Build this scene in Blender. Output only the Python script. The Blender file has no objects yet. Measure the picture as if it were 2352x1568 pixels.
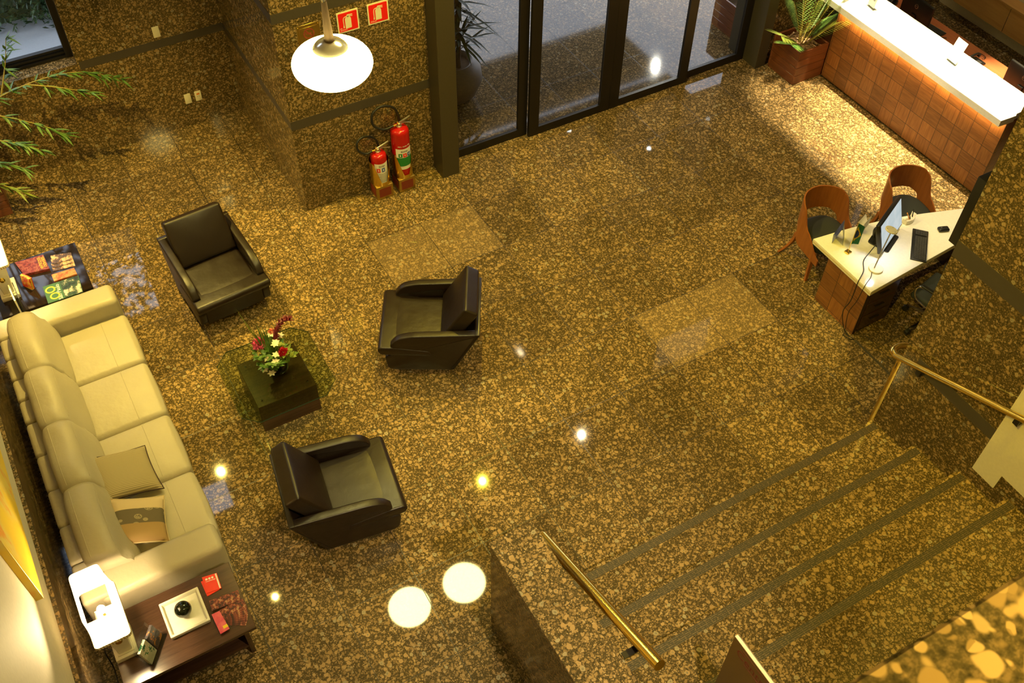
import bpy, bmesh, math, random
from mathutils import Vector, Matrix
PI = math.pi
S = bpy.context.scene
COL = S.collection
rnd = random.Random(7)

# ------------------------------------------------------------------ nodes
class NT:
    def __init__(s, name):
        s.m = bpy.data.materials.new(name); s.m.use_nodes = True
        s.t = s.m.node_tree; s.t.nodes.clear()
        s.out = s.n('ShaderNodeOutputMaterial')
    def n(s, typ, inp=None, **kw):
        nd = s.t.nodes.new(typ)
        for k, v in kw.items(): setattr(nd, k, v)
        for k, v in (inp or {}).items(): s.set(nd, k, v)
        return nd
    def set(s, nd, k, v):
        sock = nd.inputs[k]
        if isinstance(v, bpy.types.NodeSocket): s.t.links.new(v, sock)
        elif isinstance(v, bpy.types.Node): s.t.links.new(v.outputs[0], sock)
        else:
            if hasattr(sock, 'default_value'):
                try: sock.default_value = v
                except Exception: sock.default_value = tuple(v) + (1,)
    def math(s, op, a, b=None, c=None, clamp=False):
        nd = s.n('ShaderNodeMath', operation=op, use_clamp=clamp)
        s.set(nd, 0, a)
        if b is not None: s.set(nd, 1, b)
        if c is not None: s.set(nd, 2, c)
        return nd.outputs[0]
    def step(s, v, a, b):       # smooth ramp 0 at a, 1 at b
        nd = s.n('ShaderNodeMapRange', interpolation_type='SMOOTHSTEP')
        s.set(nd, 0, v); s.set(nd, 1, a); s.set(nd, 2, b)
        return nd.outputs[0]
    def mix(s, f, a, b, mode='MIX'):
        nd = s.n('ShaderNodeMix', data_type='RGBA', blend_type=mode)
        s.set(nd, 0, f); s.set(nd, 6, c4(a)); s.set(nd, 7, c4(b))
        return nd.outputs[2]
    def ramp(s, f, stops):
        nd = s.n('ShaderNodeValToRGB'); s.set(nd, 0, f)
        el = nd.color_ramp.elements
        while len(el) < len(stops): el.new(.5)
        for e, (p, c) in zip(el, stops): e.position = p; e.color = c4(c)
        return nd.outputs[0]
    def pos(s): return s.n('ShaderNodeNewGeometry').outputs['Position']
    def obj(s): return s.n('ShaderNodeTexCoord').outputs['Object']
    def gen(s): return s.n('ShaderNodeTexCoord').outputs['Generated']
    def map(s, v, scale=(1, 1, 1), loc=(0, 0, 0), rot=(0, 0, 0)):
        return s.n('ShaderNodeMapping', {0: v, 1: loc, 2: rot, 3: scale}).outputs[0]
    def noise(s, v, scale, detail=3, rough=.55, out=0):
        return s.n('ShaderNodeTexNoise', {'Vector': v, 'Scale': scale, 'Detail': detail, 'Roughness': rough}).outputs[out]
    def xyz(s, v):
        nd = s.n('ShaderNodeSeparateXYZ', {0: v}); return nd.outputs[0], nd.outputs[1], nd.outputs[2]
    def bsdf(s, color, rough=.5, metal=0, **kw):
        nd = s.n('ShaderNodeBsdfPrincipled')
        s.set(nd, 'Base Color', c4(color)); s.set(nd, 'Roughness', rough); s.set(nd, 'Metallic', metal)
        for k, v in kw.items(): s.set(nd, k.replace('_', ' '), v)
        s.t.links.new(nd.outputs[0], s.out.inputs[0]); return nd
    def bump(s, nd, h, strength=.2, dist=.01):
        b = s.n('ShaderNodeBump', {'Height': h, 'Strength': strength, 'Distance': dist})
        s.t.links.new(b.outputs[0], nd.inputs['Normal'])

def c4(c):
    if isinstance(c, (bpy.types.NodeSocket, bpy.types.Node)): return c
    return tuple(c) + (1,) if len(c) == 3 else tuple(c)

def flat(name, color, rough=.5, metal=0, **kw):
    t = NT(name)
    v = t.noise(t.obj(), 35, 2)
    f = t.math('MULTIPLY_ADD', v, .16, .92)
    col = t.mix(1.0, color, f, 'MULTIPLY')
    t.bsdf(col, rough, metal, **kw)
    return t.m

def srgb(r, g, b):
    f = lambda u: (u / 255 / 12.92) if u / 255 <= .04045 else ((u / 255 + .055) / 1.055) ** 2.4
    return (f(r), f(g), f(b))

TU, TV = 0.70, 0.8326          # floor slab size

def granite(name, rough=.07, tiles=False, gain=1.0, sx=None):
    t = NT(name)
    p = t.pos()
    nz = t.n('ShaderNodeTexNoise', {'Vector': p, 'Scale': 26.0, 'Detail': 2.0})
    off = t.n('ShaderNodeVectorMath', {0: nz.outputs[1], 1: (.5, .5, .5)}, operation='SUBTRACT').outputs[0]
    off = t.n('ShaderNodeVectorMath', {0: off, 'Scale': .026}, operation='SCALE').outputs[0]
    p2 = t.n('ShaderNodeVectorMath', {0: p, 1: off}, operation='ADD').outputs[0]
    def vor(scale, seed):
        v = t.n('ShaderNodeTexVoronoi', {'Vector': t.map(p2, loc=(seed, seed * 1.7, seed * .3)), 'Scale': scale}, feature='F1')
        r = t.n('ShaderNodeSeparateColor', {0: v.outputs['Color']})
        return v.outputs['Distance'], r.outputs[0], r.outputs[1]
    dA, rA, gA = vor(20.0, 0.0)
    dB, rB, gB = vor(38.0, 5.0)
    dC, rC, gC = vor(74.0, 9.0)
    mA = t.math('MULTIPLY', t.step(dA, .46, .36), t.step(rA, .70, .74))
    mB = t.math('MULTIPLY', t.step(dB, .50, .38), t.step(rB, .30, .34))
    mC = t.math('MULTIPLY', t.step(dC, .52, .38), t.step(rC, .45, .50))
    mat = t.ramp(t.noise(p, 95, 3, .7), [(.28, (.018, .015, .007)), (.47, (.060, .045, .019)), (.66, (.150, .100, .044))])
    gb = t.ramp(gB, [(0, (.19, .124, .052)), (.6, (.28, .184, .078)), (1, (.36, .250, .12))])
    ga = t.ramp(gA, [(0, (.29, .188, .08)), (.75, (.37, .245, .11)), (.8, (.31, .25, .145)), (1, (.31, .26, .16))])
    ga = t.mix(t.step(dA, .22, .12), ga, t.mix(t.step(gA, .6, .7), ga, (.20, .17, .11)))
    c = t.mix(mC, mat, gb)
    c = t.mix(mB, c, gb)
    c = t.mix(mA, c, ga)
    big = t.math('MULTIPLY_ADD', t.noise(p, 2.2, 3), .7, .66)
    c = t.mix(1.0, c, big, 'MULTIPLY')
    rgh = rough
    if tiles:
        x, y, z = t.xyz(p)
        tx = t.math('DIVIDE', x, TU); ty = t.math('DIVIDE', y, TV)
        ix = t.math('FLOOR', tx); iy = t.math('FLOOR', ty)
        cell = t.n('ShaderNodeCombineXYZ', {0: ix, 1: iy, 2: 3.0})
        wn = t.n('ShaderNodeTexWhiteNoise', {0: cell}, noise_dimensions='3D').outputs[0]
        c = t.mix(1.0, c, t.math('MULTIPLY_ADD', wn, .42, .79), 'MULTIPLY')
        # a few paler replacement slabs
        lit = None
        for (a, b) in ((-4, -1), (-3, -1), (-1, -4), (0, -4)):
            e = t.math('MULTIPLY', t.math('COMPARE', ix, a, .1), t.math('COMPARE', iy, b, .1))
            lit = e if lit is None else t.math('MAXIMUM', lit, e)
        pale = t.mix(t.step(t.noise(p, 60, 2), .62, .70), t.mix(.35, c, (.40, .28, .15)), (.03, .024, .015))
        c = t.mix(t.math('MULTIPLY', lit, .6), c, pale)
        fx = t.math('ABSOLUTE', t.math('SUBTRACT', t.math('FRACT', tx), .5))
        fy = t.math('ABSOLUTE', t.math('SUBTRACT', t.math('FRACT', ty), .5))
        j = t.math('MAXIMUM', t.step(fx, .5 - .0056, .5 - .0036), t.step(fy, .5 - .0047, .5 - .0030))
        c = t.mix(j, c, (.02, .015, .009))
        rgh = t.math('MULTIPLY_ADD', j, .4, rough)
    if gain != 1: c = t.mix(1.0, c, (gain, gain, gain), 'MULTIPLY')
    t.bsdf(c, rgh)
    return t.m

def wood(name, c0, c1, rough=.35, axis=0, scale=3.0, coat=0.0, bump=0):
    t = NT(name)
    sc = [28, 28, 28]; sc[axis] = 1.6
    v = t.map(t.obj(), scale=[a * scale / 3 for a in sc])
    n = t.noise(v, 1.0, 5, .6)
    n2 = t.noise(v, 6.0, 2)
    f = t.math('MULTIPLY_ADD', n2, .35, t.math('MULTIPLY', n, .8))
    col = t.ramp(f, [(.30, c0), (.72, c1)])
    b = t.bsdf(col, rough, Coat_Weight=coat)
    return t.m

def tiled_wood(name, nu, nv, ax_u, ax_v, o_u, o_v, su, sv):
    """square wood veneer tiles with thin grooves; object coords"""
    t = NT(name)
    p = t.obj(); xyz = t.xyz(p)
    u = t.math('DIVIDE', t.math('SUBTRACT', xyz[ax_u], o_u), su)
    v = t.math('DIVIDE', t.math('SUBTRACT', xyz[ax_v], o_v), sv)
    cell = t.n('ShaderNodeCombineXYZ', {0: t.math('FLOOR', u), 1: t.math('FLOOR', v), 2: 1.0})
    wn = t.n('ShaderNodeTexWhiteNoise', {0: cell}, noise_dimensions='3D')
    par = t.math('GREATER_THAN', wn.outputs[0], .5)
    offs = t.n('ShaderNodeVectorMath', {0: wn.outputs[1], 'Scale': 9.0}, operation='SCALE').outputs[0]
    pp = t.n('ShaderNodeVectorMath', {0: p, 1: offs}, operation='ADD').outputs[0]
    s1 = [40, 40, 40]; s1[ax_u] = 4
    s2 = [40, 40, 40]; s2[ax_v] = 4
    n1 = t.noise(t.map(pp, scale=s1), 1.0, 4); n2 = t.noise(t.map(pp, scale=s2), 1.0, 4)
    g = t.n('ShaderNodeMix', {0: par, 2: n1, 3: n2}, data_type='FLOAT').outputs[0]
    col = t.ramp(g, [(.3, (.17, .060, .016)), (.7, (.30, .122, .033))])
    col = t.mix(1.0, col, t.math('MULTIPLY_ADD', wn.outputs[0], .5, .72), 'MULTIPLY')
    fu = t.math('ABSOLUTE', t.math('SUBTRACT', t.math('FRACT', u), .5))
    fv = t.math('ABSOLUTE', t.math('SUBTRACT', t.math('FRACT', v), .5))
    j = t.math('MAXIMUM', t.step(fu, .482, .49), t.step(fv, .482, .49))
    col = t.mix(j, col, (.035, .018, .01))
    b = t.bsdf(col, .42)
    t.bump(b, t.math('SUBTRACT', 1.0, j), .5, .004)
    return t.m

def leather(name, c, rough=.4, sc=9.0, st=.25, var=.25):
    t = NT(name)
    p = t.obj()
    col = t.mix(1.0, c, t.math('MULTIPLY_ADD', t.noise(p, 4, 3), var, 1 - var / 2), 'MULTIPLY')
    b = t.bsdf(col, t.math('MULTIPLY_ADD', t.noise(p, 7, 3), .2, rough - .1))
    h = t.math('ADD', t.math('MULTIPLY', t.noise(t.map(p, scale=(1, 1, 1)), sc, 3, .5), 1.0), t.math('MULTIPLY', t.noise(p, 160, 2), .08))
    t.bump(b, h, st, .03)
    return t.m

def thin_glass(name, tint=(.8, .85, .85), ior=1.45, rough=0.0):
    t = NT(name)
    gm = t.n('ShaderNodeNewGeometry')
    fr = t.math('MULTIPLY', t.n('ShaderNodeFresnel', {'IOR': ior}), t.math('SUBTRACT', 1.0, gm.outputs['Backfacing']))
    a = t.n('ShaderNodeBsdfTransparent', {'Color': c4(tint)})
    g = t.n('ShaderNodeBsdfGlossy', {'Color': (1, 1, 1, 1), 'Roughness': rough})
    mx = t.n('ShaderNodeMixShader', {0: fr, 1: a, 2: g})
    t.t.links.new(mx.outputs[0], t.out.inputs[0])
    return t.m

def emit(name, c, s):
    t = NT(name)
    e = t.n('ShaderNodeEmission', {'Color': c4(c), 'Strength': s})
    t.t.links.new(e.outputs[0], t.out.inputs[0])
    return t.m

def page(name, stops, scale=18, rough=.35):
    """printed cover: coarse blotches between given colours"""
    t = NT(name)
    n = t.noise(t.obj(), scale, 4, .7)
    t.bsdf(t.ramp(n, stops), rough)
    return t.m

# ------------------------------------------------------------------ mesh helpers
def BM(): return bmesh.new()
def tf(bm, verts, M): bmesh.ops.transform(bm, matrix=M, verts=verts)

def box(bm, a, b, bev=0, seg=2, M=None):
    r = bmesh.ops.create_cube(bm, size=1)
    vs = r['verts']
    c = [(a[i] + b[i]) / 2 for i in range(3)]; d = [abs(b[i] - a[i]) for i in range(3)]
    tf(bm, vs, Matrix.Translation(c) @ Matrix.Diagonal((d[0], d[1], d[2], 1)))
    if bev > 0:
        es = list({e for v in vs for e in v.link_edges})
        rr = bmesh.ops.bevel(bm, geom=es, offset=min(bev, min(d) * .49), segments=seg, profile=.5, affect='EDGES')
        vs = list({v for f in rr['faces'] for v in f.verts} | {v for v in vs if v.is_valid})
    if M is not None: tf(bm, [v for v in vs if v.is_valid], M)
    return vs

def ring_loft(bm, rings, closed=True, caps=True):
    R = [[bm.verts.new(p) for p in r] for r in rings]
    n = len(R[0])
    for i in range(len(R) - 1):
        for k in range(n if closed else n - 1):
            bm.faces.new((R[i][k], R[i][(k + 1) % n], R[i + 1][(k + 1) % n], R[i + 1][k]))
    if caps and closed:
        bm.faces.new(list(reversed(R[0]))); bm.faces.new(R[-1])
    return R

def tube(bm, pts, r, n=10, caps=True):
    pts = [Vector(p) for p in pts]
    rs = r if isinstance(r, (list, tuple)) else [r] * len(pts)
    t0 = (pts[1] - pts[0]).normalized()
    up = Vector((0, 0, 1)) if abs(t0.z) < .9 else Vector((1, 0, 0))
    nrm = t0.cross(up).normalized()
    rings = []
    for i, p in enumerate(pts):
        if i == 0: t = pts[1] - p
        elif i == len(pts) - 1: t = p - pts[-2]
        else: t = (pts[i + 1] - p).normalized() + (p - pts[i - 1]).normalized()
        t.normalize()
        nrm = (nrm - t * nrm.dot(t)).normalized()
        bn = t.cross(nrm)
        rings.append([p + (nrm * math.cos(2 * PI * k / n) + bn * math.sin(2 * PI * k / n)) * rs[i] for k in range(n)])
    ring_loft(bm, rings, True, caps)

def curve(pts, n=8):
    """Catmull-Rom through points"""
    P = [Vector(p) for p in pts]; P = [P[0] * 2 - P[1]] + P + [P[-1] * 2 - P[-2]]
    out = []
    for i in range(1, len(P) - 2):
        for k in range(n):
            t = k / n
            out.append(.5 * ((2 * P[i]) + (P[i + 1] - P[i - 1]) * t + (2 * P[i - 1] - 5 * P[i] + 4 * P[i + 1] - P[i + 2]) * t * t + (3 * P[i] - P[i - 1] - 3 * P[i + 1] + P[i + 2]) * t ** 3))
    out.append(P[-2]); return out

def lathe(bm, prof, n=32, c=(0, 0, 0), caps=True):
    rings = [[Vector(c) + Vector((r * math.cos(2 * PI * k / n), r * math.sin(2 * PI * k / n), z)) for k in range(n)] for r, z in prof]
    ring_loft(bm, rings, True, caps)

def prism(bm, poly, h0, h1, plane='xy', bev=0, seg=2):
    f = {'xy': lambda u, v, h: (u, v, h), 'xz': lambda u, v, h: (u, h, v), 'yz': lambda u, v, h: (h, u, v)}[plane]
    A = [bm.verts.new(f(u, v, h0)) for u, v in poly]; B = [bm.verts.new(f(u, v, h1)) for u, v in poly]
    n = len(poly)
    fs = [bm.faces.new(A), bm.faces.new(list(reversed(B)))]
    for k in range(n): fs.append(bm.faces.new((A[k], B[k], B[(k + 1) % n], A[(k + 1) % n])))
    bmesh.ops.recalc_face_normals(bm, faces=fs)
    if bev:
        es = list({e for fc in fs[:2] for e in fc.edges})
        bmesh.ops.bevel(bm, geom=es, offset=bev, segments=seg, profile=.5, affect='EDGES')

def rpoly(pts, rads, n=5):
    """round the corners of a polygon"""
    out = []; m = len(pts)
    for i in range(m):
        p = Vector(pts[i]); a = (Vector(pts[i - 1]) - p); b = (Vector(pts[(i + 1) % m]) - p)
        r = rads if not isinstance(rads, (list, tuple)) else rads[i]
        if r <= 0: out.append(tuple(p)); continue
        r = min(r, a.length * .49, b.length * .49)
        A = p + a.normalized() * r; B = p + b.normalized() * r
        for k in range(n + 1):
            t = k / n
            out.append(tuple(A * (1 - t) ** 2 + p * 2 * t * (1 - t) + B * t * t))
    return out

def puff(bm, w, d, h, M, n=14, px=2.6, pinch=.10, seam=0.0):
    """soft pillow w x d, thickness h; corners pinched"""
    N = n
    top, bot = [], []
    for s, L in ((1, top), (-1, bot)):
        for i in range(N + 1):
            row = []
            for j in range(N + 1):
                u = -1 + 2 * i / N; v = -1 + 2 * j / N
                k = 1 - pinch * (1 - max(abs(u), abs(v))) * 0
                e = (1 - abs(u) ** px) * (1 - abs(v) ** px)
                z = s * h / 2 * (max(e, 0) ** .5)
                # edges draw in between the corners
                x = u * w / 2 * (1 - pinch * (1 - v * v) * abs(u) ** 3 * .6)
                y = v * d / 2 * (1 - pinch * (1 - u * u) * abs(v) ** 3 * .6)
                if s < 0 and (i in (0, N) or j in (0, N)): row.append(top[i][j])
                else: row.append(bm.verts.new(M @ Vector((x, y, z))))
            L.append(row)
    for L, s in ((top, 1), (bot, -1)):
        for i in range(N):
            for j in range(N):
                q = (L[i][j], L[i + 1][j], L[i + 1][j + 1], L[i][j + 1])
                bm.faces.new(q if s > 0 else tuple(reversed(q)))
    return [top[i][0] for i in range(N + 1)] + [top[N][j] for j in range(1, N + 1)] + [top[i][N] for i in range(N - 1, -1, -1)] + [top[0][j] for j in range(N - 1, 0, -1)]

def fat_box(bm, a, b, r=.05, bulge=(0, 0, 0), n=8, M=None):
    """rounded upholstered block: superellipsoid-like subdivided cube"""
    c = Vector([(a[i] + b[i]) / 2 for i in range(3)]); d = Vector([(b[i] - a[i]) / 2 for i in range(3)])
    cache = {}
    def vert(p):
        key = tuple(round(x, 5) for x in p)
        if key in cache: return cache[key]
        q = []
        # rounding: clamp to inner box then push out by r
        inner = [max(-d[i] + r, min(d[i] - r, p[i] * d[i])) for i in range(3)]
        o = Vector([p[i] * d[i] - inner[i] for i in range(3)])
        if o.length > 1e-9: o = o.normalized() * r
        q = Vector(inner) + o
        for i in range(3):
            if bulge[i]:
                k, l = [x for x in range(3) if x != i]
                q[i] += math.copysign(1, q[i]) * bulge[i] * max(0, 1 - p[k] ** 2) * max(0, 1 - p[l] ** 2) * (abs(p[i]) ** 2)
        q = q + c
        if M is not None: q = M @ q
        v = bm.verts.new(q); cache[key] = v; return v
    # non-uniform grid: denser at borders
    g = []
    for k in range(n + 1):
        t = -1 + 2 * k / n; g.append(t)
    def gl(i):
        f = max(0.0, 1 - r / d[i])
        return sorted(set([-1, -(1 + f) / 2, -(1 + 3 * f) / 4, -f, f, (1 + 3 * f) / 4, (1 + f) / 2, 1] + [f * x for x in g]))
    G = [gl(0), gl(1), gl(2)]
    for i in range(3):
        k, l = [(1, 2), (2, 0), (0, 1)][i]
        for s in (-1, 1):
            for u in range(len(G[k]) - 1):
                for v in range(len(G[l]) - 1):
                    ps = []
                    for (du, dv) in ((0, 0), (1, 0), (1, 1), (0, 1)):
                        p = [0, 0, 0]; p[i] = s; p[k] = G[k][u + du]; p[l] = G[l][v + dv]; ps.append(p)
                    if s < 0: ps.reverse()
                    vs = [vert(p) for p in ps]
                    if len(set(vs)) == 4: bm.faces.new(vs)

def lens_leaf(bm, base, tip, w, up=Vector((0, 0, 1)), droop=0.0):
    base = Vector(base); tip = Vector(tip); ax = tip - base
    side = ax.cross(up)
    if side.length < 1e-5: side = ax.cross(Vector((1, 0, 0)))
    side.normalize()
    mids = []
    for t, ww in ((0, .12), (.3, 1), (.65, .75), (1, .02)):
        p = base + ax * t - Vector((0, 0, droop * t * t))
        mids.append((bm.verts.new(p - side * w * ww / 2), bm.verts.new(p + Vector((0, 0, -w * .12 * ww))), bm.verts.new(p + side * w * ww / 2)))
    for i in range(3):
        for k in (0, 1):
            bm.faces.new((mids[i][k], mids[i][k + 1], mids[i + 1][k + 1], mids[i + 1][k]))

# ------------------------------------------------------------------ object helpers
def link(name, bm, m, parent=None, smooth=40):
    me = bpy.data.meshes.new(name)
    bmesh.ops.recalc_face_normals(bm, faces=bm.faces[:])
    bm.to_mesh(me); bm.free()
    for x in (m if isinstance(m, (list, tuple)) else [m]): me.materials.append(x)
    if smooth:
        me.shade_smooth(); me.set_sharp_from_angle(angle=math.radians(smooth))
    o = bpy.data.objects.new(name, me); COL.objects.link(o)
    if parent is not None: o.parent = parent
    return o

def tag(o, label, cat, group=None, kind=None):
    o['label'] = label; o['category'] = cat
    if group: o['group'] = group
    if kind: o['kind'] = kind
    return o

def thing(name, label, cat, loc=(0, 0, 0), rz=0, group=None):
    o = bpy.data.objects.new(name, None); COL.objects.link(o)
    o.location = loc; o.rotation_euler = (0, 0, rz); o.empty_display_size = .1
    return tag(o, label, cat, group)

def solo(name, bm, m, label, cat, loc=(0, 0, 0), rz=0, group=None, smooth=40):
    o = link(name, bm, m, None, smooth); o.location = loc; o.rotation_euler = (0, 0, rz)
    return tag(o, label, cat, group)

def struct(name, bm, m, label=None, parent=None, smooth=30):
    o = link(name, bm, m, parent, smooth)
    if parent is None: o['kind'] = 'structure'
    if label: o['label'] = label
    return o

def dup(root, loc, rz, label, group=None, name=None):
    r = root.copy(); COL.objects.link(r); r.location = loc; r.rotation_euler = (0, 0, rz); r['label'] = label
    if group: r['group'] = group
    for ch in list(root.children):
        c = ch.copy(); COL.objects.link(c); c.parent = r
        for g in list(ch.children):
            d = g.copy(); COL.objects.link(d); d.parent = c
    return r

def text(name, body, size, M, m, parent, extrude=.0004, align='CENTER'):
    cu = bpy.data.curves.new(name, 'FONT'); cu.body = body; cu.size = size; cu.extrude = extrude
    cu.align_x = align; cu.align_y = 'CENTER'; cu.resolution_u = 3
    o = bpy.data.objects.new(name, cu); COL.objects.link(o)
    dg = bpy.context.evaluated_depsgraph_get(); dg.update()
    me = bpy.data.meshes.new_from_object(o.evaluated_get(dg))
    bpy.data.objects.remove(o); bpy.data.curves.remove(cu)
    me.name = name; me.transform(M); me.materials.clear(); me.materials.append(m)
    ob = bpy.data.objects.new(name, me); COL.objects.link(ob); ob.parent = parent
    return ob

def frame_M(o, x, y):           # text frame: origin, x direction, y direction
    x = Vector(x).normalized(); y = Vector(y).normalized(); z = x.cross(y)
    return Matrix(((x.x, y.x, z.x, o[0]), (x.y, y.y, z.y, o[1]), (x.z, y.z, z.z, o[2]), (0, 0, 0, 1)))

# ------------------------------------------------------------------ materials
M = {}
M['floor'] = granite('granite_floor', .03, True)
M['gran'] = granite('granite_wall', .10, False)
M['gran_out'] = granite('granite_porch', .06, True, .8)
M['band'] = flat('dark_granite_band', (.062, .052, .042), .35)
M['white_wall'] = flat('cream_wall_paint', (.72, .66, .52), .7)
M['cream'] = flat('reception_cream_paint', (.60, .52, .38), .7)
M['ceil'] = flat('ceiling_paint', (.62, .56, .44), .9)
M['black_metal'] = flat('black_frame_metal', (.018, .015, .013), .35, .3)
M['olive'] = flat('bronze_anodised_column', (.085, .072, .045), .38, .35)
M['glass'] = thin_glass('tinted_door_glass', (.80, .81, .82))
M['winglass'] = thin_glass('window_glass', (.85, .9, .95))
M['tglass'] = thin_glass('table_glass', (.76, .83, .68), 1.5)
M['vglass'] = thin_glass('green_vase_glass', (.55, .70, .45), 1.6)
M['acryl'] = thin_glass('clear_acrylic', (.93, .95, .95), 1.35)
M['chrome'] = flat('chrome', (.80, .80, .80), .12, 1)
M['steel'] = flat('brushed_steel', (.75, .74, .72), .28, 1)
M['brass'] = flat('polished_brass', (.80, .58, .14), .22, 1)
M['brass_dull'] = flat('brushed_brass_plate', (.52, .38, .12), .38, 1)
M['brown_leather'] = leather('dark_brown_leather', (.011, .0055, .003), .40, 5, .22)
M['cream_leather'] = leather('cream_leather', (.42, .375, .28), .45, 6, .42, .10)
M['dark_wood'] = wood('wenge_veneer', (.030, .014, .008), (.075, .036, .020), .22, 0)
M['black_gloss'] = wood('black_lacquer_top', (.008, .005, .004), (.022, .013, .008), .05, 0)
M['red_wood'] = wood('jatoba_planks', (.085, .026, .010), (.21, .066, .022), .32, 0)
M['red_wood_y'] = wood('jatoba_planks_side', (.085, .026, .010), (.21, .066, .022), .32, 1)
M['chair_wood'] = wood('bent_beech_plywood', (.20, .060, .016), (.34, .115, .03), .28, 2)
M['lamp_wood'] = wood('turned_lamp_stem', (.12, .075, .045), (.24, .16, .10), .35, 2)
M['desk_lam'] = wood('orange_desk_laminate', (.42, .12, .045), (.55, .18, .07), .4, 1)
M['oak'] = wood('honey_oak_panel', (.42, .22, .07), (.58, .33, .12), .4, 1)
M['white_top'] = flat('white_quartz_top', (.85, .83, .78), .15)
M['white_gloss'] = flat('white_lacquer', (.82, .78, .68), .2)
M['white_tray'] = flat('white_tray_glaze', (.86, .83, .74), .25)
M['enamel'] = flat('pale_metal_cap', (.78, .72, .60), .16, .7)
M['layer'] = flat('cream_edge_banding', (.70, .60, .36), .35)
M['black_plastic'] = flat('black_plastic', (.012, .012, .012), .35)
M['grey_plastic'] = flat('grey_plastic', (.10, .10, .10), .4)
M['key'] = flat('key_caps', (.035, .035, .035), .45)
M['white_plastic'] = flat('ivory_plastic', (.82, .76, .58), .3)
M['red_paint'] = flat('red_gloss_paint', (.45, .008, .007), .22)
M['red_sign'] = flat('red_sign_print', (.80, .010, .008), .4)
M['sign_cream'] = flat('sign_glow_cream', (.78, .74, .55), .45)
M['green_lab'] = flat('green_label', (.01, .22, .045), .4)
M['blue_lab'] = flat('blue_label', (.03, .10, .40), .4)
M['paper'] = flat('white_paper', (.82, .80, .74), .6)
M['ink'] = flat('printing_ink', (.03, .03, .03), .6)
M['maroon'] = flat('maroon_panel', (.20, .028, .012), .5)
M['rubber'] = flat('black_rubber', (.01, .01, .01), .5)
M['seat_fab'] = flat('charcoal_seat_cloth', (.022, .026, .022), .8)
M['strip'] = None

# ------------------------------------------------------------------ camera
cam = bpy.data.cameras.new('camera'); co = bpy.data.objects.new('camera', cam); COL.objects.link(co)
def rodr(w):
    w = Vector(w); return Matrix.Rotation(w.length, 3, w.normalized())
Rw = rodr((2.37265607, -.622289707, .247209199))      # rows: right, down, forward
r, d, f = Rw[0], Rw[1], Rw[2]
CAMP = Vector((-5.67262, -8.28318, 8.37259))
co.matrix_world = Matrix(((r[0], -d[0], -f[0], CAMP.x), (r[1], -d[1], -f[1], CAMP.y), (r[2], -d[2], -f[2], CAMP.z), (0, 0, 0, 1)))
cam.sensor_fit = 'HORIZONTAL'; cam.sensor_width = 36; cam.lens = 2318.128 / 2352 * 36
cam.clip_start = .05; cam.clip_end = 300
cam.dof.use_dof = True; cam.dof.focus_distance = 10.5; cam.dof.aperture_fstop = 20.0
S.camera = co

# ------------------------------------------------------------------ the room
H = 9.4
XL, XW = -6.90, 0.53
bm = BM(); box(bm, (-7.6, -10, -.2), (7.7, .92, 0)); box(bm, (-7.6, .92, -.2), (-3.0, 3.3, 0)); struct('floor', bm, M['floor'])
bm = BM(); box(bm, (-3, .92, -.2), (14, 9, 0)); struct('floor_porch', bm, M['gran_out'])
bm = BM(); box(bm, (-40, 3.3, -.5), (40, 60, -.26)); struct('ground', bm, flat('pavement_stone', (.42, .43, .44), .6))
bm = BM(); box(bm, (-7.6, -10, H), (7.7, 3.4, H + .2)); struct('ceiling', bm, M['ceil'])
# left wall with granite wainscot
bm = BM(); box(bm, (-7.5, -10, 0), (XL - .035, 3.15, H)); struct('wall_left', bm, M['white_wall'])
bm = BM(); box(bm, (XL - .035, -10, 0), (XL, 3.15, 1.10)); struct('trim_1', bm, M['gran'], 'granite wainscot along the left wall')
# back-left wall with window openings
WX0, WX1, WZ0 = -6.86, -4.99, 1.30
bm = BM()
box(bm, (-7.0, 3.15, 0), (-3.2, 3.5, WZ0))
box(bm, (WX1, 3.15, WZ0), (-3.2, 3.5, H))
box(bm, (-7.0, 3.15, WZ0), (WX0, 3.5, H))
box(bm, (WX0, 3.15, 3.3), (WX1, 3.5, 7.7)); box(bm, (WX0, 3.15, 9.15), (WX1, 3.5, H))
struct('wall_back', bm, M['gran'])
for i, (z0, z1) in enumerate(((WZ0, 3.3), (7.7, 9.15))):
    bm = BM()
    w = .075
    box(bm, (WX0, 3.36, z0), (WX0 + w, 3.44, z1)); box(bm, (WX1 - w, 3.33, z0), (WX1, 3.44, z1))
    box(bm, (WX0, 3.34, z0), (WX1, 3.44, z0 + .035)); box(bm, (WX0, 3.36, z0 + .05), (WX1, 3.44, z0 + .075)); box(bm, (WX0, 3.38, z0 + .09), (WX1, 3.44, z0 + .115))
    box(bm, (WX0, 3.36, z1 - w), (WX1, 3.44, z1))
    o = struct('window_%d' % (i + 1), bm, M['black_metal'])
    bm = BM(); box(bm, (WX0 + w, 3.40, z0 + .115), (WX1 - w, 3.408, z1 - w)); link('pane', bm, M['winglass'], o)
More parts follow.
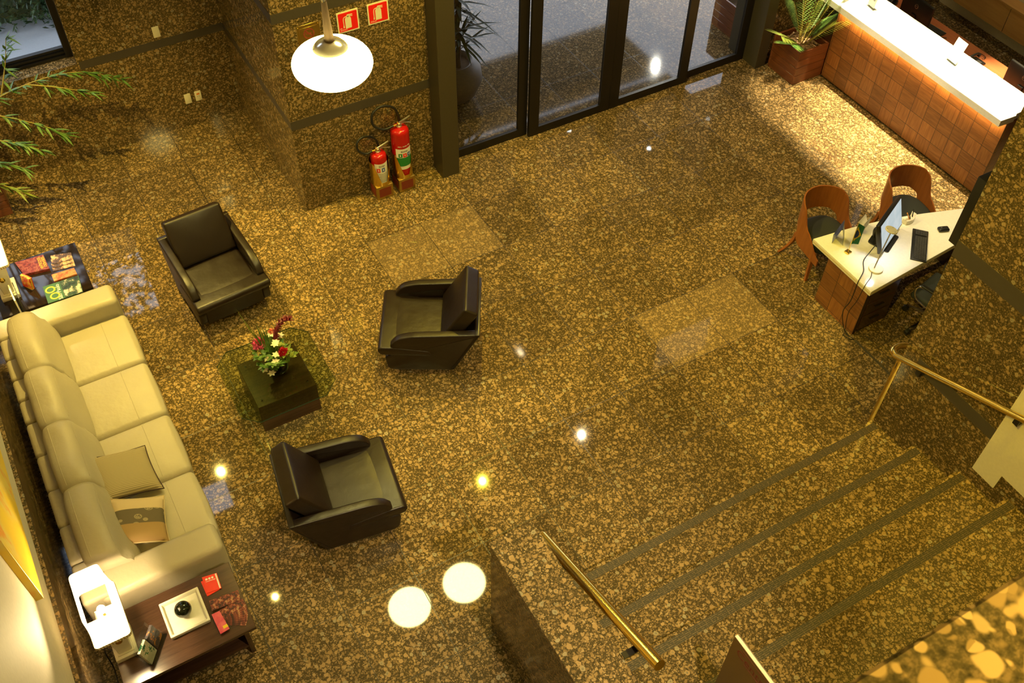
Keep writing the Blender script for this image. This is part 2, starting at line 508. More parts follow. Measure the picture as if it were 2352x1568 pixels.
# side face block and entrance block
bm = BM(); box(bm, (-3.2, .86, 0), (-1.24, 3.5, H))
CW = (2.9, 4.5, 5.9, 7.4)
box(bm, (-1.24, .86, 2.9), (CW[0], 1.2, H)); box(bm, (CW[1], .86, 2.9), (7.7, 1.2, H)); box(bm, (CW[0], .86, 2.9), (CW[1], 1.2, CW[2])); box(bm, (CW[0], .86, CW[3]), (CW[1], 1.2, H))
box(bm, (3.66, .62, 0), (7.7, 1.2, 2.9))
struct('wall_entrance', bm, M['gran'])
bm = BM(); w = .05
for a in ((CW[0], CW[0] + w, CW[2], CW[3]), (CW[1] - w, CW[1], CW[2], CW[3]), (CW[0], CW[1], CW[2], CW[2] + w), (CW[0], CW[1], CW[3] - w, CW[3])):
    box(bm, (a[0], .95, a[2]), (a[1], 1.0, a[3]))
o = struct('window_3', bm, M['black_metal'])
bm = BM(); box(bm, (CW[0] + w, .97, CW[2] + w), (CW[1] - w, .978, CW[3] - w)); link('pane', bm, M['winglass'], o)
# dark granite bands (slightly recessed in the photograph: thin, nearly flush)
k = 1
def band(a, b, label):
    global k
    k += 1
    bm = BM(); box(bm, a, b); return struct('trim_%d' % k, bm, M['band'], label)
e = .004
band((WX1 + .02, 3.15 - e, 1.215), (-3.2, 3.15, 1.32), 'dark band on the back wall beside the window')
band((-3.2 - e, .86, 1.215), (-3.2, 3.15, 1.32), 'dark band on the side of the entrance pillar')
band((-3.2 - e, .86, 2.555), (-3.2, 3.15, 2.665), 'upper dark band on the side of the entrance pillar')
band((-3.2 - e, .86 - e, 1.205), (-1.47, .86, 1.325), 'dark band on the front of the entrance pillar')
band((-3.2 - e, .86 - e, 2.555), (-1.47, .86, 2.665), 'upper dark band on the front of the entrance pillar')
# door columns
for (x0, x1) in ((-1.47, -1.24), (3.48, 3.66)):
    k += 1
    bm = BM(); box(bm, (x0, .60 if x0 < 0 else .58, 0), (x1, 1.2, 2.9), .004, 1); struct('trim_%d' % k, bm, M['olive'], 'bronze box column beside the glass doors')
bm = BM(); box(bm, (-1.24, .76, 2.6), (3.48, .95, 2.9)); k += 1; struct('trim_%d' % k, bm, M['black_metal'], 'door header')
# the four glass door leaves
def leaf(n, x0, x1, y, wl, wr, rail=.12):
    bm = BM(); t = .045; top = 2.6
    box(bm, (x0, y, 0), (x0 + wl, y + t, top)); box(bm, (x1 - wr, y, 0), (x1, y + t, top))
    box(bm, (x0 + wl, y, .008), (x1 - wr, y + t, rail)); box(bm, (x0 + wl, y, top - .1), (x1 - wr, y + t, top))
    o = struct('door_%d' % n, bm, M['black_metal'])
    bm = BM(); box(bm, (x0 + wl, y + t / 2 - .004, rail), (x1 - wr, y + t / 2 + .004, top - .1)); link('glass_pane', bm, M['glass'], o)
leaf(1, -1.24, -.11, .86, .13, .13)
leaf(2, -.115, 1.135, .79, .145, .15)
leaf(3, 1.138, 2.43, .79, .15, .14)
leaf(4, 2.40, 3.48, .86, .05, .13)
# right wall: granite pier, white wall above the steps, reception walls
bm = BM(); box(bm, (XW, -6.02, 0), (2.6, -4.94, 6.2)); struct('wall_pier', bm, M['gran'])
band((XW - e, -6.02, 2.50), (XW, -4.94, 2.67), 'upper dark band on the stair pier')
band((XW - e, -6.02, 1.18), (XW, -5.10, 1.32), 'lower dark band on the stair pier')
bm = BM(); prism(bm, [(-6.02, .75), (-6.27, .75), (-6.27, .95), (-9.9, .95), (-9.9, 6.2), (-6.02, 6.2)], XW - .012, XW + .2, 'yz'); struct('wall_stair', bm, M['white_wall'])
bm = BM(); prism(bm, [(-6.02, 0), (-9.9, 0), (-9.9, .95), (-6.27, .95), (-6.27, .75), (-6.02, .75)], XW, XW + .2, 'yz'); struct('baseboard_stair', bm, M['gran'])
bm = BM(); box(bm, (7.12, -10, 0), (7.6, .62, H)); struct('wall_right', bm, M['cream'])
bm = BM(); box(bm, (-7.5, -10.2, 0), (7.7, -9.9, H)); struct('wall_rear', bm, M['white_wall'])
k += 1
bm = BM(); box(bm, (1.235, -4.94, 0), (1.262, -3.97, .004)); struct('trim_%d' % k, bm, M['olive'], 'metal floor strip between the white desk and the pier')
# stairs rising towards the viewer
NY = [-4.955, -5.455, -5.935, -6.415]
pts = [(NY[0], 0)]
for i, y in enumerate(NY):
    pts += [(y, .2 * i), (y, .2 * (i + 1))]
pts = [(NY[0], 0), (NY[0], .2), (NY[1], .2), (NY[1], .4), (NY[2], .4), (NY[2], .6), (NY[3], .6), (NY[3], .8), (-9.9, .8), (-9.9, 0)]
bm = BM(); prism(bm, pts, -3.475, XW, 'yz'); st = struct('stairs', bm, M['gran'], 'four granite steps', smooth=0)
t = NT('anti_slip_strip'); x, y, z = t.xyz(t.pos())
fr = t.math('FRACT', t.math('DIVIDE', y, .0150))
ln = t.step(t.math('ABSOLUTE', t.math('SUBTRACT', fr, .5)), .18, .30)
dash = t.step(t.math('FRACT', t.math('DIVIDE', x, .055)), .10, .16)
c = t.mix(t.math('MULTIPLY', ln, dash), t.ramp(t.noise(t.pos(), 60, 2), [(.35, (.03, .024, .012)), (.65, (.15, .10, .05))]), (.028, .023, .015))
t.bsdf(c, .6); M['strip'] = t.m
for i, y in enumerate(NY):
    bm = BM(); box(bm, (-3.47, y - .105, .2 * (i + 1)), (XW - .03, y - .03, .2 * (i + 1) + .0015)); link('anti_slip_strip', bm, M['strip'], st)
bm = BM(); box(bm, (-3.84, -9.9, 0), (-3.475, -4.93, 1.47)); box(bm, (-3.855, -9.9, 1.47), (-3.465, -4.92, 1.50), .003, 1); struct('wall_parapet', bm, M['gran'])
# balcony the viewer leans over
bm = BM(); box(bm, (-7.4, -8.42, 6.0), (7.6, -8.15, 7.52)); box(bm, (-7.4, -8.46, 7.52), (7.6, -8.142, 7.55), .004, 1)
struct('wall_balcony', bm, M['gran'])
bm = BM(); box(bm, (-7.4, -9.9, 6.0), (7.6, -8.42, 6.3)); struct('floor_balcony', bm, M['ceil'])

# ------------------------------------------------------------------ outside
bm = BM(); box(bm, (-1.24, 1.2, 3.0), (5.2, 4.45, 3.2)); box(bm, (5.2, 1.2, 3.0), (16, 3.7, 3.2)); struct('soffit', bm, M['cream'])  # wide right-hand box added, unseen, to keep sky out of the floor reflection
bm = BM(); box(bm, (-6, 4.75, 3.0), (5.2, 6.45, 3.2)); struct('canopy', bm, M['ceil'])
def leaf_mat(name, c0, c1):
    t = NT(name); t.bsdf(t.ramp(t.noise(t.obj(), 14, 3), [(.3, c0), (.7, c1)]), .45); return t.m
M['leaf'] = leaf_mat('green_leaf', (.035, .10, .02), (.13, .24, .04))
M['leaf_y'] = leaf_mat('yellow_green_leaf', (.10, .17, .02), (.28, .32, .05))
M['leaf_d'] = leaf_mat('dark_leaf', (.012, .035, .012), (.05, .09, .025))
M['stem_y'] = flat('yellow_stem', (.34, .27, .05), .5)
M['bark'] = flat('brown_bark', (.12, .075, .04), .8)
HY = 7.25
# hedge seen through the left window
bm = BM()
box(bm, (-9, HY, -.26), (-2.5, HY + .5, 2.9))
for i in range(7500):
    x = rnd.uniform(-6.9, -4.0); h = -.2 + rnd.uniform(0, 1) ** 1.2 * 2.4; y = HY + rnd.uniform(-.45, .15) + .15 * math.sin(x * 3)
    a = rnd.uniform(0, 2 * PI); L = rnd.uniform(.05, .13)
    lens_leaf(bm, (x, y, h), (x + L * math.cos(a), y + .6 * L * math.sin(a), h + rnd.uniform(-.08, .12)), L * .4)
o = link('hedge', bm, M['leaf_d']); tag(o, 'dark green hedge outside beyond the left window', 'hedge', kind='stuff')
tre = thing('tree', 'leafy tree outside the left window, mirrored in the floor', 'tree', (-7.4, 6.0, -.26))
bm = BM(); tube(bm, curve([(0, 0, 0), (.1, 0, 2.0), (.6, .1, 3.6), (1.6, .2, 5.0)], 5), [.14 - .005 * i for i in range(16)], 10); link('trunk', bm, M['bark'], tre)
bm = BM()
for i in range(620):
    cx, cy, cz, cr = ((1.5, .1, 4.3, .9), (2.3, .2, 5.2, 1.0), (.9, 0, 5.6, 1.1), (2.9, .1, 3.9, .7), (1.9, .3, 6.6, 1.1))[i % 5]
    v = Vector((rnd.gauss(0, 1), rnd.gauss(0, 1), rnd.gauss(0, 1))).normalized() * cr * rnd.random() ** .4
    b = Vector((cx, cy, cz)) + v; a = rnd.uniform(0, 2 * PI); L = rnd.uniform(.16, .30)
    lens_leaf(bm, b, b + Vector((L * math.cos(a), L * math.sin(a), rnd.uniform(-.12, .12))), L * .45)
link('foliage', bm, M['leaf_d'], tre, 0)
# yucca in a big round pot outside the first door pane
yk = thing('potted_yucca', 'tall spiky potted plant outside behind the leftmost door pane', 'plant', (-.55, 2.05, 0))
bm = BM(); lathe(bm, [(.20, 0), (.30, .10), (.38, .30), (.36, .46), (.27, .56), (.25, .58), (.22, .56), (.20, .50)], 36); link('pot', bm, flat('terracotta_glaze', (.16, .13, .10), .5), yk)
bm = BM(); lathe(bm, [(.22, .49), (.23, .52)], 24); link('soil', bm, M['bark'], yk)
for (px, py, hh) in ((-.10, .02, 1.9), (.07, .05, 1.45), (.02, -.09, 1.1)):
    bm = BM(); tube(bm, [(px, py, .5), (px * 1.2, py, hh * .6), (px * 1.5, py * 1.3, hh)], [.04, .035, .03]); link('trunk', bm, M['bark'], yk)
    bm = BM()
    for i in range(34):
        a = i * 2.4; el = rnd.uniform(-.5, 1.2); L = rnd.uniform(.45, .68); z0 = hh - rnd.uniform(0, .35)
        b = Vector((px * 1.5, py * 1.3, z0)); dr = Vector((math.cos(a) * math.cos(el), math.sin(a) * math.cos(el), math.sin(el)))
        lens_leaf(bm, b, b + dr * L, .05, droop=.16)
    link('leaf_rosette', bm, M['leaf_d'], yk)

# ------------------------------------------------------------------ wooden box planters
def planter(label, loc, sx, sy, h, name='planter_box'):
    p = thing(name, label, 'planter', loc)
    th = .03
    hs = [h * .27, h * .24, h * .23, h * .26]
    for nm, a, b, m in (('front_panel', (0, 0), (sx, th), 'red_wood'), ('back_panel', (0, sy - th), (sx, sy), 'red_wood'), ('side_panel', (0, th), (th, sy - th), 'red_wood_y'), ('side_panel', (sx - th, th), (sx, sy - th), 'red_wood_y')):
        bm = BM(); z = 0
        for hh in hs:
            box(bm, (a[0], a[1], z + .002), (b[0], b[1], z + hh - .002), .004, 1); z += hh
        link(nm, bm, M[m], p)
    bm = BM(); box(bm, (th, th, .01), (sx - th, sy - th, h * .72)); link('soil', bm, M['bark'], p)
    return p
pp = planter('square wooden planter beside the reception counter holding the palm', (3.69, .02, 0), .52, .54, .52)
# bark chips
bm = BM()
for i in range(330):
    x, y = rnd.uniform(3.76, 4.14), rnd.uniform(.09, .49)
    L, W_ = rnd.uniform(.03, .085), rnd.uniform(.012, .03)
    Mx = Matrix.Translation((x, y, .43 + rnd.uniform(0, .06))) @ Matrix.Rotation(rnd.uniform(0, PI), 4, 'Z') @ Matrix.Rotation(rnd.uniform(-.5, .5), 4, 'X') @ Matrix.Rotation(rnd.uniform(-.4, .4), 4, 'Y')
    box(bm, (-L / 2, -W_ / 2, -.004), (L / 2, W_ / 2, .004), M=Mx)
o = link('bark_chips', bm, page('bark_mulch', [(.3, (.10, .06, .035)), (.5, (.30, .19, .11)), (.75, (.48, .35, .23))], 30), None, 0); tag(o, 'bark mulch in the palm planter', 'bark chips', kind='stuff')
# palm
pl = thing('palm_plant', 'bushy green palm growing in the planter beside the counter', 'plant', (3.93, .28, .38))
def frond(bm_s, bm_l, base, az, L, el, dro):
    pts = []
    for i in range(9):
        t = i / 8; rr = L * t
        pts.append(Vector(base) + Vector((math.cos(az) * math.cos(el) * rr, math.sin(az) * math.cos(el) * rr, math.sin(el) * rr - dro * t * t)))
    tube(bm_s, pts, [.007 * (1 - .7 * i / 8) for i in range(9)], 5)
    for i in range(3, 20):
        t = .30 + .7 * (i - 3) / 16; k = t * 8; i0 = min(int(k), 7); p = pts[i0].lerp(pts[i0 + 1], k - i0); ax = (pts[i0 + 1] - pts[i0]).normalized()
        sd = ax.cross(Vector((0, 0, 1))).normalized()
        ll = .22 * math.sin(PI * min(1, .25 + .75 * (1 - t) + .1)) + .05
        for s in (-1, 1):
            dr = (ax * .65 + sd * s * .8 + Vector((0, 0, -.10))).normalized()
            lens_leaf(bm_l, p, p + dr * ll, .013)
for i, (az, L, el, dro) in enumerate(((.3, 1.2, 1.25, .10), (1.4, 1.3, 1.46, .04), (2.4, 1.2, 1.40, .06), (-.4, 1.2, 1.25, .12), (-1.2, 1.1, 1.35, .12), (3.2, 1.0, 1.2, .14), (4.2, 1.0, 1.30, .12), (5.2, 1.05, 1.2, .14), (-.25, .66, .80, .12), (3.2, .66, .80, .14), (3.6, .55, .70, .10), (-.1, 1.15, 1.12, .14), (-.9, .85, 1.0, .16), (4.6, .8, 1.15, .1), (.9, 1.1, 1.42, .05))):
    s, l = BM(), BM(); b = (.03 * math.cos(az * 2), .03 * math.sin(az * 2), 0)
    frond(s, l, b, az, L, el, dro)
    fo = link('frond', s, M['stem_y'], pl); link('leaflets', l, M['leaf'] if i % 3 else M['leaf_y'], fo, 0)
planter('square wooden planter standing outside behind the rightmost door pane', (3.64, 1.32, 0), .5, .5, .5)
# bamboo planter at the far left
planter('wooden planter at the left edge holding the bamboo', (-6.86, 2.52, 0), .55, .52, .42)
bb = thing('bamboo_plant', 'slender bamboo with thin branches leaning in at the upper left', 'plant', (-6.55, 2.78, .3))
def bamboo_branch(pts, n, side=True):
    s, l = BM(), BM()
    P = curve([Vector(p) - Vector((-6.55, 2.78, .3)) for p in pts], 7)
    tube(s, P, [.009 * (1 - .75 * i / (len(P) - 1)) for i in range(len(P))], 6)
    for i in range(n):
        t = .25 + .75 * i / (n - 1); k = t * (len(P) - 1); i0 = min(int(k), len(P) - 2); p = P[i0].lerp(P[i0 + 1], k - i0); ax = (P[i0 + 1] - P[i0]).normalized()
        for q in range(rnd.randint(4, 7)):
            a = rnd.uniform(-1.1, 1.1)
            hx = Vector((rnd.uniform(-.5, 1), rnd.uniform(-1, .4), rnd.uniform(-.9, .5)))
            dr = (ax * .9 + hx * 1.25).normalized(); L = rnd.uniform(.10, .19)
            off = ax * rnd.uniform(-.03, .03)
            lens_leaf(l, p + off, p + off + dr * L, .030, droop=.03)
    b = link('branch', s, M['stem_y'], bb); link('leaves', l, M['leaf'] if rnd.random() < .6 else M['leaf_y'], b, 0)
for i in range(3):
    bm = BM(); x = -6.62 + i * .07
    tube(bm, [Vector((x, 2.75 + .05 * i, .3)) - Vector((-6.55, 2.78, .3)), Vector((x - .03, 2.72, 2.2)) - Vector((-6.55, 2.78, .3)), Vector((x + .1, 2.6, 3.5)) - Vector((-6.55, 2.78, .3))], .014, 8); link('culm', bm, M['stem_y'], bb)
bamboo_branch([(-6.6, 2.6, 1.2), (-6.1, 2.65, 1.42), (-5.5, 2.72, 1.50), (-5.0, 2.76, 1.43), (-4.6, 2.78, 1.18)], 13)
bamboo_branch([(-6.2, 2.63, 1.38), (-5.9, 2.5, 1.28), (-5.6, 2.4, 1.12), (-5.45, 2.35, 1.0)], 6)
bamboo_branch([(-5.6, 2.71, 1.49), (-5.3, 2.6, 1.42), (-5.0, 2.55, 1.28)], 5)
bamboo_branch([(-6.6, 2.6, 1.0), (-6.2, 2.45, 1.1), (-5.95, 2.35, 1.05), (-5.75, 2.3, .92)], 8)
bamboo_branch([(-6.6, 2.6, .8), (-6.25, 2.4, .85), (-6.0, 2.3, .75)], 6)
bamboo_branch([(-6.6, 2.55, .6), (-6.3, 2.3, .62), (-6.1, 2.2, .5)], 5)
bamboo_branch([(-6.6, 2.7, 1.3), (-6.2, 2.75, 1.75), (-6.0, 2.8, 2.15)], 7)
bamboo_branch([(-5.9, 2.7, 1.45), (-5.72, 2.75, 1.8), (-5.62, 2.78, 2.05)], 6)
bamboo_branch([(-6.6, 2.7, 1.4), (-6.4, 2.72, 1.9), (-6.25, 2.75, 2.5)], 7)

# ------------------------------------------------------------------ leather armchairs
def make_armchair(label):
    c = thing('armchair', label, 'armchair', group='leather armchairs around the glass coffee table')
    L = M['brown_leather']
    arm = rpoly([(0, .655), (.72, .615), (.86, .57), (.935, .46), (.90, .425), (.90, .33), (1.0, .30), (.97, .095), (.285, .095)], [.03, .12, .14, .03, .01, .02, .05, .06, .04], 6)
    for s in (-1, 1):
        bm = BM(); prism(bm, arm, s * .325, s * .41, 'xz', .016, 3); link('armrest', bm, L, c, 50)
    bm = BM(); prism(bm, [(.30, .10), (.97, .10), (.985, .31), (.22, .31)], -.33, .33, 'xz', .01); link('base', bm, L, c, 50)
    bm = BM(); prism(bm, rpoly([(.005, .655), (.06, .655), (.34, .10), (.285, .10)], .012, 3), -.41, .41, 'xz', .01); link('back_shell', bm, L, c, 50)
    # seat with rounded tongue that runs over the sides
    bm = BM(); fat_box(bm, (.30, -.325, .315), (.92, .325, .445), .035, (0, 0, .012), 8)
    prism(bm, rpoly([(.50, .325), (1.04, .335), (1.07, .395), (1.04, .447), (.86, .447), (.52, .40)], [.04, .03, .05, .04, .05, .04], 5), -.418, .418, 'xz', .022, 3); link('seat_cushion', bm, L, c, 50)
    A = Vector((.03, 0, .86)); B = Vector((.30, 0, .40)); ax = (B - A); ln = ax.length; ax.normalize(); up = Vector((0, 1, 0)); nz = ax.cross(up)
    if nz.x < 0: nz = -nz
    Mx = Matrix(((ax.x, 0, nz.x, A.x), (ax.y, 1, nz.y, 0), (ax.z, 0, nz.z, A.z), (0, 0, 0, 1)))
    bm = BM(); fat_box(bm, (0, -.322, -.01), (ln, .322, .15), .028, (0, 0, .018), 9, Mx); link('back_cushion', bm, L, c, 50)
    for (x, y) in ((.84, -.30), (.84, .30), (.33, -.30), (.33, .30)):
        bm = BM(); tube(bm, [(x, y, .10), (x + (.02 if x > .5 else -.02), y * 1.06, 0)], [.016, .013], 10); link('leg', bm, M['chrome'], c)
    return c
ch = make_armchair('dark brown leather armchair between the sofa and the entrance pillar, facing the viewer')
def place(o, back, fw):
    o.location = (back[0], back[1], 0); o.rotation_euler = (0, 0, math.atan2(fw[1], fw[0]))
place(ch, (-4.59, .57), (.075, -.997))
c2 = dup(ch, (0, 0, 0), 0, 'dark brown leather armchair facing the sofa, seen from its right side')
place(c2, (-2.367, -2.064), (-.868, .496))
c3 = dup(ch, (0, 0, 0), 0, 'dark brown leather armchair nearest the steps, turned away from the sofa side table')
place(c3, (-5.015, -3.14), (.985, -.155))

# ------------------------------------------------------------------ sofa
from mathutils.bvhtree import BVHTree
def dropper(bm):
    bm.normal_update(); T = BVHTree.FromBMesh(bm)
    def g(x, y, up=.0015):
        h = T.ray_cast(Vector((x, y, 3)), Vector((0, 0, -1)))[0]
        return Vector((x, y, (h.z if h else .4) + up))
    return g
so = thing('sofa', 'long cream leather four seat sofa along the left wall', 'sofa', (0, 0, 0))
CL = M['cream_leather']
Y0, Y1 = -3.42, .15            # outer faces of the arms
bm = BM(); box(bm, (-6.74, Y0 + .03, .05), (-5.70, Y1 - .03, .24), .03, 3); link('base', bm, CL, so)
bm = BM()
n = 10
for (ya, yb) in ((Y0 + .02, -1.325), (-1.315, Y1 - .02)):
    m = 5; w = (yb - ya) / m
    for i in range(m): fat_box(bm, (-6.80, ya + i * w + .001, .10), (-6.56, ya + (i + 1) * w - .001, .655), .035, (0, 0, .008), 3)
link('back_frame', bm, CL, so, 60)
for nm, ya, yb in (('armrest', Y1 - .30, Y1), ('armrest', Y0, Y0 + .30)):
    bm = BM(); fat_box(bm, (-6.66, ya, .06), (-5.62, yb, .635), .055, (.012, .008, .012), 8); link(nm, bm, CL, so, 60)
sw = (Y1 - .30 - (Y0 + .30)) / 4
for i in range(4):
    a = Y0 + .30 + sw * i
    bm = BM(); fat_box(bm, (-6.45, a + .004, .20), (-5.60, a + sw - .004, .44), .05, (.018, .004, .022), 9)
    dp = dropper(bm); o = link('seat_cushion', bm, CL, so, 60)
    bm = BM(); tube(bm, [dp(-5.86, a + .012 + q * (sw - .024) / 20) for q in range(21)], .003, 6); link('seam', bm, CL, o)
def back_cushion(a, b, tilt=0):
    bm = BM()
    w = b - a
    n = 16; m = 26
    # closed profile (x,z) swept along y, plumper in the middle
    prof = [(-6.29, .43), (-6.255, .50), (-6.29, .63), (-6.345, .76), (-6.385, .855), (-6.42, .90), (-6.49, .925), (-6.57, .915), (-6.64, .885), (-6.675, .83), (-6.655, .72), (-6.60, .62), (-6.55, .52), (-6.50, .44), (-6.40, .42)]
    P = [Vector((x, 0, z)) for x, z in prof]
    Q = []
    for i in range(len(P)):
        p0, p1, p2, p3 = P[i - 1], P[i], P[(i + 1) % len(P)], P[(i + 2) % len(P)]
        for t in (0, .5):
            Q.append(.5 * ((2 * p1) + (p2 - p0) * t + (2 * p0 - 5 * p1 + 4 * p2 - p3) * t * t + (3 * p1 - p0 - 3 * p2 + p3) * t ** 3))
    cen = Vector((-6.47, 0, .64)); rings = []
    for j in range(n + 1):
        v = -1 + 2 * j / n
        k = 1 - .09 * abs(v) ** 7
        y = a + w * j / n
        ring = []
        for q in Q:
            s = k + .016 * math.sin(q.z * 34 + v * 9) * (abs(v) ** 3)
            z = q.z + .012 * math.sin(v * 4 + q.x * 6 + a * 3) * (q.z > .6) - .035 * abs(v) ** 4 * (q.z > .75)
            yy = y + .03 * (q.z - .66) * math.copysign(1, v) * abs(v) ** 2 - (q.x + 6.47) * .10 * 1.0
            ring.append(Vector((cen.x + (q.x - cen.x) * s, yy, cen.z + (z - cen.z) * (s if z > cen.z else .97))))
        rings.append(ring)
    ring_loft(bm, rings)
    bmesh.ops.smooth_vert(bm, verts=bm.verts[:], factor=.3)
    dp = dropper(bm); o = link('back_cushion', bm, CL, so, 80)
    for xs in (-6.60, -6.40):
        bm = BM(); tube(bm, [dp(xs, a + w * (.05 + .9 * j / 24)) for j in range(25)], .0035, 6); link('seam', bm, CL, o)
for i in range(4):
    back_cushion(Y0 + .30 + sw * i - (.05 if i == 0 else 0), Y0 + .30 + sw * (i + 1) + (.03 if i == 3 else 0))
# scatter cushions
def stripe_mat():
    t = NT('striped_cushion_cloth'); u = t.xyz(t.gen())
    s = t.math('FRACT', t.math('MULTIPLY', u[1], 34))
    k = t.step(t.math('ABSOLUTE', t.math('SUBTRACT', s, .5)), .25, .36)
    b = t.bsdf(t.mix(k, (.26, .215, .125), (.48, .40, .24)), .85); return t.m
def leafband_mat():
    t = NT('leaf_band_cushion_cloth'); g = t.gen(); u = t.xyz(g)
    band_ = t.math('MULTIPLY', t.step(u[1], .36, .37), t.step(u[1], .68, .67))
    low = t.mix(t.step(u[1], .66, .68), (.36, .235, .10), (.60, .47, .30))
    v = t.n('ShaderNodeTexVoronoi', {'Vector': t.map(g, scale=(1, 1.35, 0), rot=(0, 0, .5)), 'Scale': 5.2}, feature='F1')
    dd = v.outputs['Distance']
    leafm = t.math('MULTIPLY', t.step(dd, .44, .41), t.math('SUBTRACT', 1.0, t.math('MULTIPLY', t.step(dd, .36, .34), t.step(t.noise(g, 30, 2), .47, .52))))
    col = t.mix(band_, low, t.mix(leafm, (.13, .105, .065), (.34, .28, .17)))
    t.bsdf(col, .85); return t.m
def scatter(name, label, m, loc, rz, tilt_x, tilt_y, w, d, h, pipe, group='scatter cushions on the sofa'):
    o = thing(name, label, 'cushion', loc, rz, group)
    Mx = Matrix.Rotation(tilt_x, 4, 'X') @ Matrix.Rotation(tilt_y, 4, 'Y')
    bm = BM(); rim = puff(bm, w, d, h, Matrix.Identity(4), 16, 3.2, .12)
    pts = [v.co.copy() for v in rim]
    b = link('cover', bm, m, o, 80); b.matrix_local = Mx
    bm = BM(); tube(bm, pts + [pts[0]], .006, 6, False); p = link('piping', bm, pipe, o); p.matrix_local = Mx
scatter('scatter_cushion', 'finely striped beige cushion with dark piping on the sofa', stripe_mat(), (-6.14, -2.265, .60), .03, .06, .33, .52, .52, .15, flat('dark_piping', (.03, .012, .012), .8))
scatter('scatter_cushion', 'tan cushion with a grey leaf patterned band on the sofa', leafband_mat(), (-6.17, -2.80, .60), -.22, .10, .36, .46, .46, .15, flat('cream_piping', (.5, .4, .24), .8))

# ------------------------------------------------------------------ coffee table
ct = thing('coffee_table', 'low dark wood box table with an eight sided glass top', 'coffee table', (-4.51, -1.68, 0))
bm = BM(); box(bm, (-.305, -.315, 0), (.305, .31, .40), .004, 1); link('base', bm, M['dark_wood'], ct)
for x in (-.24, .24):
    for y in (-.24, .24):
        bm = BM(); lathe(bm, [(.012, .40), (.012, .408), (.009, .412)], 12, (x, y, 0)); link('glass_stud', bm, M['chrome'], ct)
g = .14; W_, D_ = .49, .50
bm = BM(); prism(bm, [(-W_ + g, -D_), (W_ - g, -D_), (W_, -D_ + g), (W_, D_ - g), (W_ - g, D_), (-W_ + g, D_), (-W_, D_ - g), (-W_, -D_ + g)], .412, .424); link('glass_top', bm, M['tglass'], ct, 20)
t = NT('glass_edge'); t.bsdf((.02, .06, .045), .1); M['gedge'] = t.m
bm = BM()
oc = [(-W_ + g, -D_), (W_ - g, -D_), (W_, -D_ + g), (W_, D_ - g), (W_ - g, D_), (-W_ + g, D_), (-W_, D_ - g), (-W_, -D_ + g)]
R0 = [[bm.verts.new((x * s, y * s, z)) for x, y in oc] for s, z in ((1.0005, .413), (1.0005, .423), (.997, .4232), (.997, .4128))]
for i in range(4):
    for j in range(8): bm.faces.new((R0[i][j], R0[i][(j + 1) % 8], R0[(i + 1) % 4][(j + 1) % 8], R0[(i + 1) % 4][j]))
link('glass_edge', bm, M['gedge'], ct, 0)
# vase with flowers
VX, VY, VZ = -4.47, -1.66, .4245
vs = thing('vase', 'round green glass vase on the coffee table', 'vase', (VX, VY, VZ))
bm = BM(); lathe(bm, [(.055, 0), (.075, .008), (.098, .035), (.11, .07), (.105, .11), (.09, .14), (.098, .165), (.094, .166), (.085, .14), (.10, .11), (.104, .07), (.092, .038), (.06, .014)], 36); link('glass_body', bm, M['vglass'], vs)
bm = BM(); lathe(bm, [(.05, .016), (.088, .04), (.098, .07), (.094, .10)], 24); link('water', bm, thin_glass('vase_water', (.35, .42, .2), 1.33), vs)
FZ = VZ + .02
def stem(bm, tip, r=.004):
    tube(bm, curve([(VX, VY, FZ), (VX + (tip[0] - VX) * .45, VY + (tip[1] - VY) * .45, FZ + (tip[2] - FZ) * .6), tip], 5), r, 6)
def ball_flower(name, label, tip, r, m, n=70, group=None):
    o = thing(name, label, 'flower', (0, 0, 0), group=group)
    bm = BM(); stem(bm, tip); link('stem', bm, M['leaf'], o)
    bm = BM(); c = Vector(tip)
    for i in range(n):
        zz = 1 - 1.5 * i / n; a = i * 2.39996; rr = math.sqrt(max(0, 1 - zz * zz)); dr = Vector((rr * math.cos(a), rr * math.sin(a), zz))
        b = c + dr * r * .25; lens_leaf(bm, b, c + dr * r * rnd.uniform(.85, 1.05), r * .55, up=Vector((math.cos(a * 3), math.sin(a * 3), .3)))
    link('bloom', bm, m, o, 60)
ball_flower('pink_carnation', 'large pink bloom at the left of the bouquet', (VX - .10, VY + .10, VZ + .36), .082, leaf_mat('pink_petals', (.80, .06, .26), (.88, .24, .45)))
ball_flower('red_carnation', 'crimson bloom low at the right of the bouquet', (VX + .075, VY - .06, VZ + .30), .06, leaf_mat('crimson_petals', (.45, .008, .02), (.65, .03, .06)), 60)
ball_flower('salmon_carnation', 'small salmon bloom at the back of the bouquet', (VX + .06, VY + .19, VZ + .36), .045, leaf_mat('salmon_petals', (.75, .22, .15), (.8, .35, .25)), 40)
o = thing('ginger_flower', 'dark red spiky flower leaning to the right of the bouquet', 'flower')
gp = curve([(VX + .05, VY + .10, VZ + .28), (VX + .10, VY + .15, VZ + .40), (VX + .19, VY + .18, VZ + .46), (VX + .26, VY + .17, VZ + .45)], 6)
bm = BM(); stem(bm, gp[0]); link('stem', bm, M['leaf'], o)
bm = BM(); tube(bm, gp, [.028 - .02 * i / (len(gp) - 1) for i in range(len(gp))], 8)
for i in range(60):
    p = gp[min(len(gp) - 1, 2 + i * (len(gp) - 2) // 60)]; a = i * 2.4
    dr = Vector((math.cos(a) * .6 + .55, math.sin(a), .5 + .3 * math.sin(a * 2))).normalized(); lens_leaf(bm, p, p + dr * .06, .018)
link('bloom', bm, leaf_mat('ginger_petals', (.07, .003, .010), (.16, .006, .02)), o)
white_m = leaf_mat('white_petals', (.72, .66, .48), (.85, .80, .62))
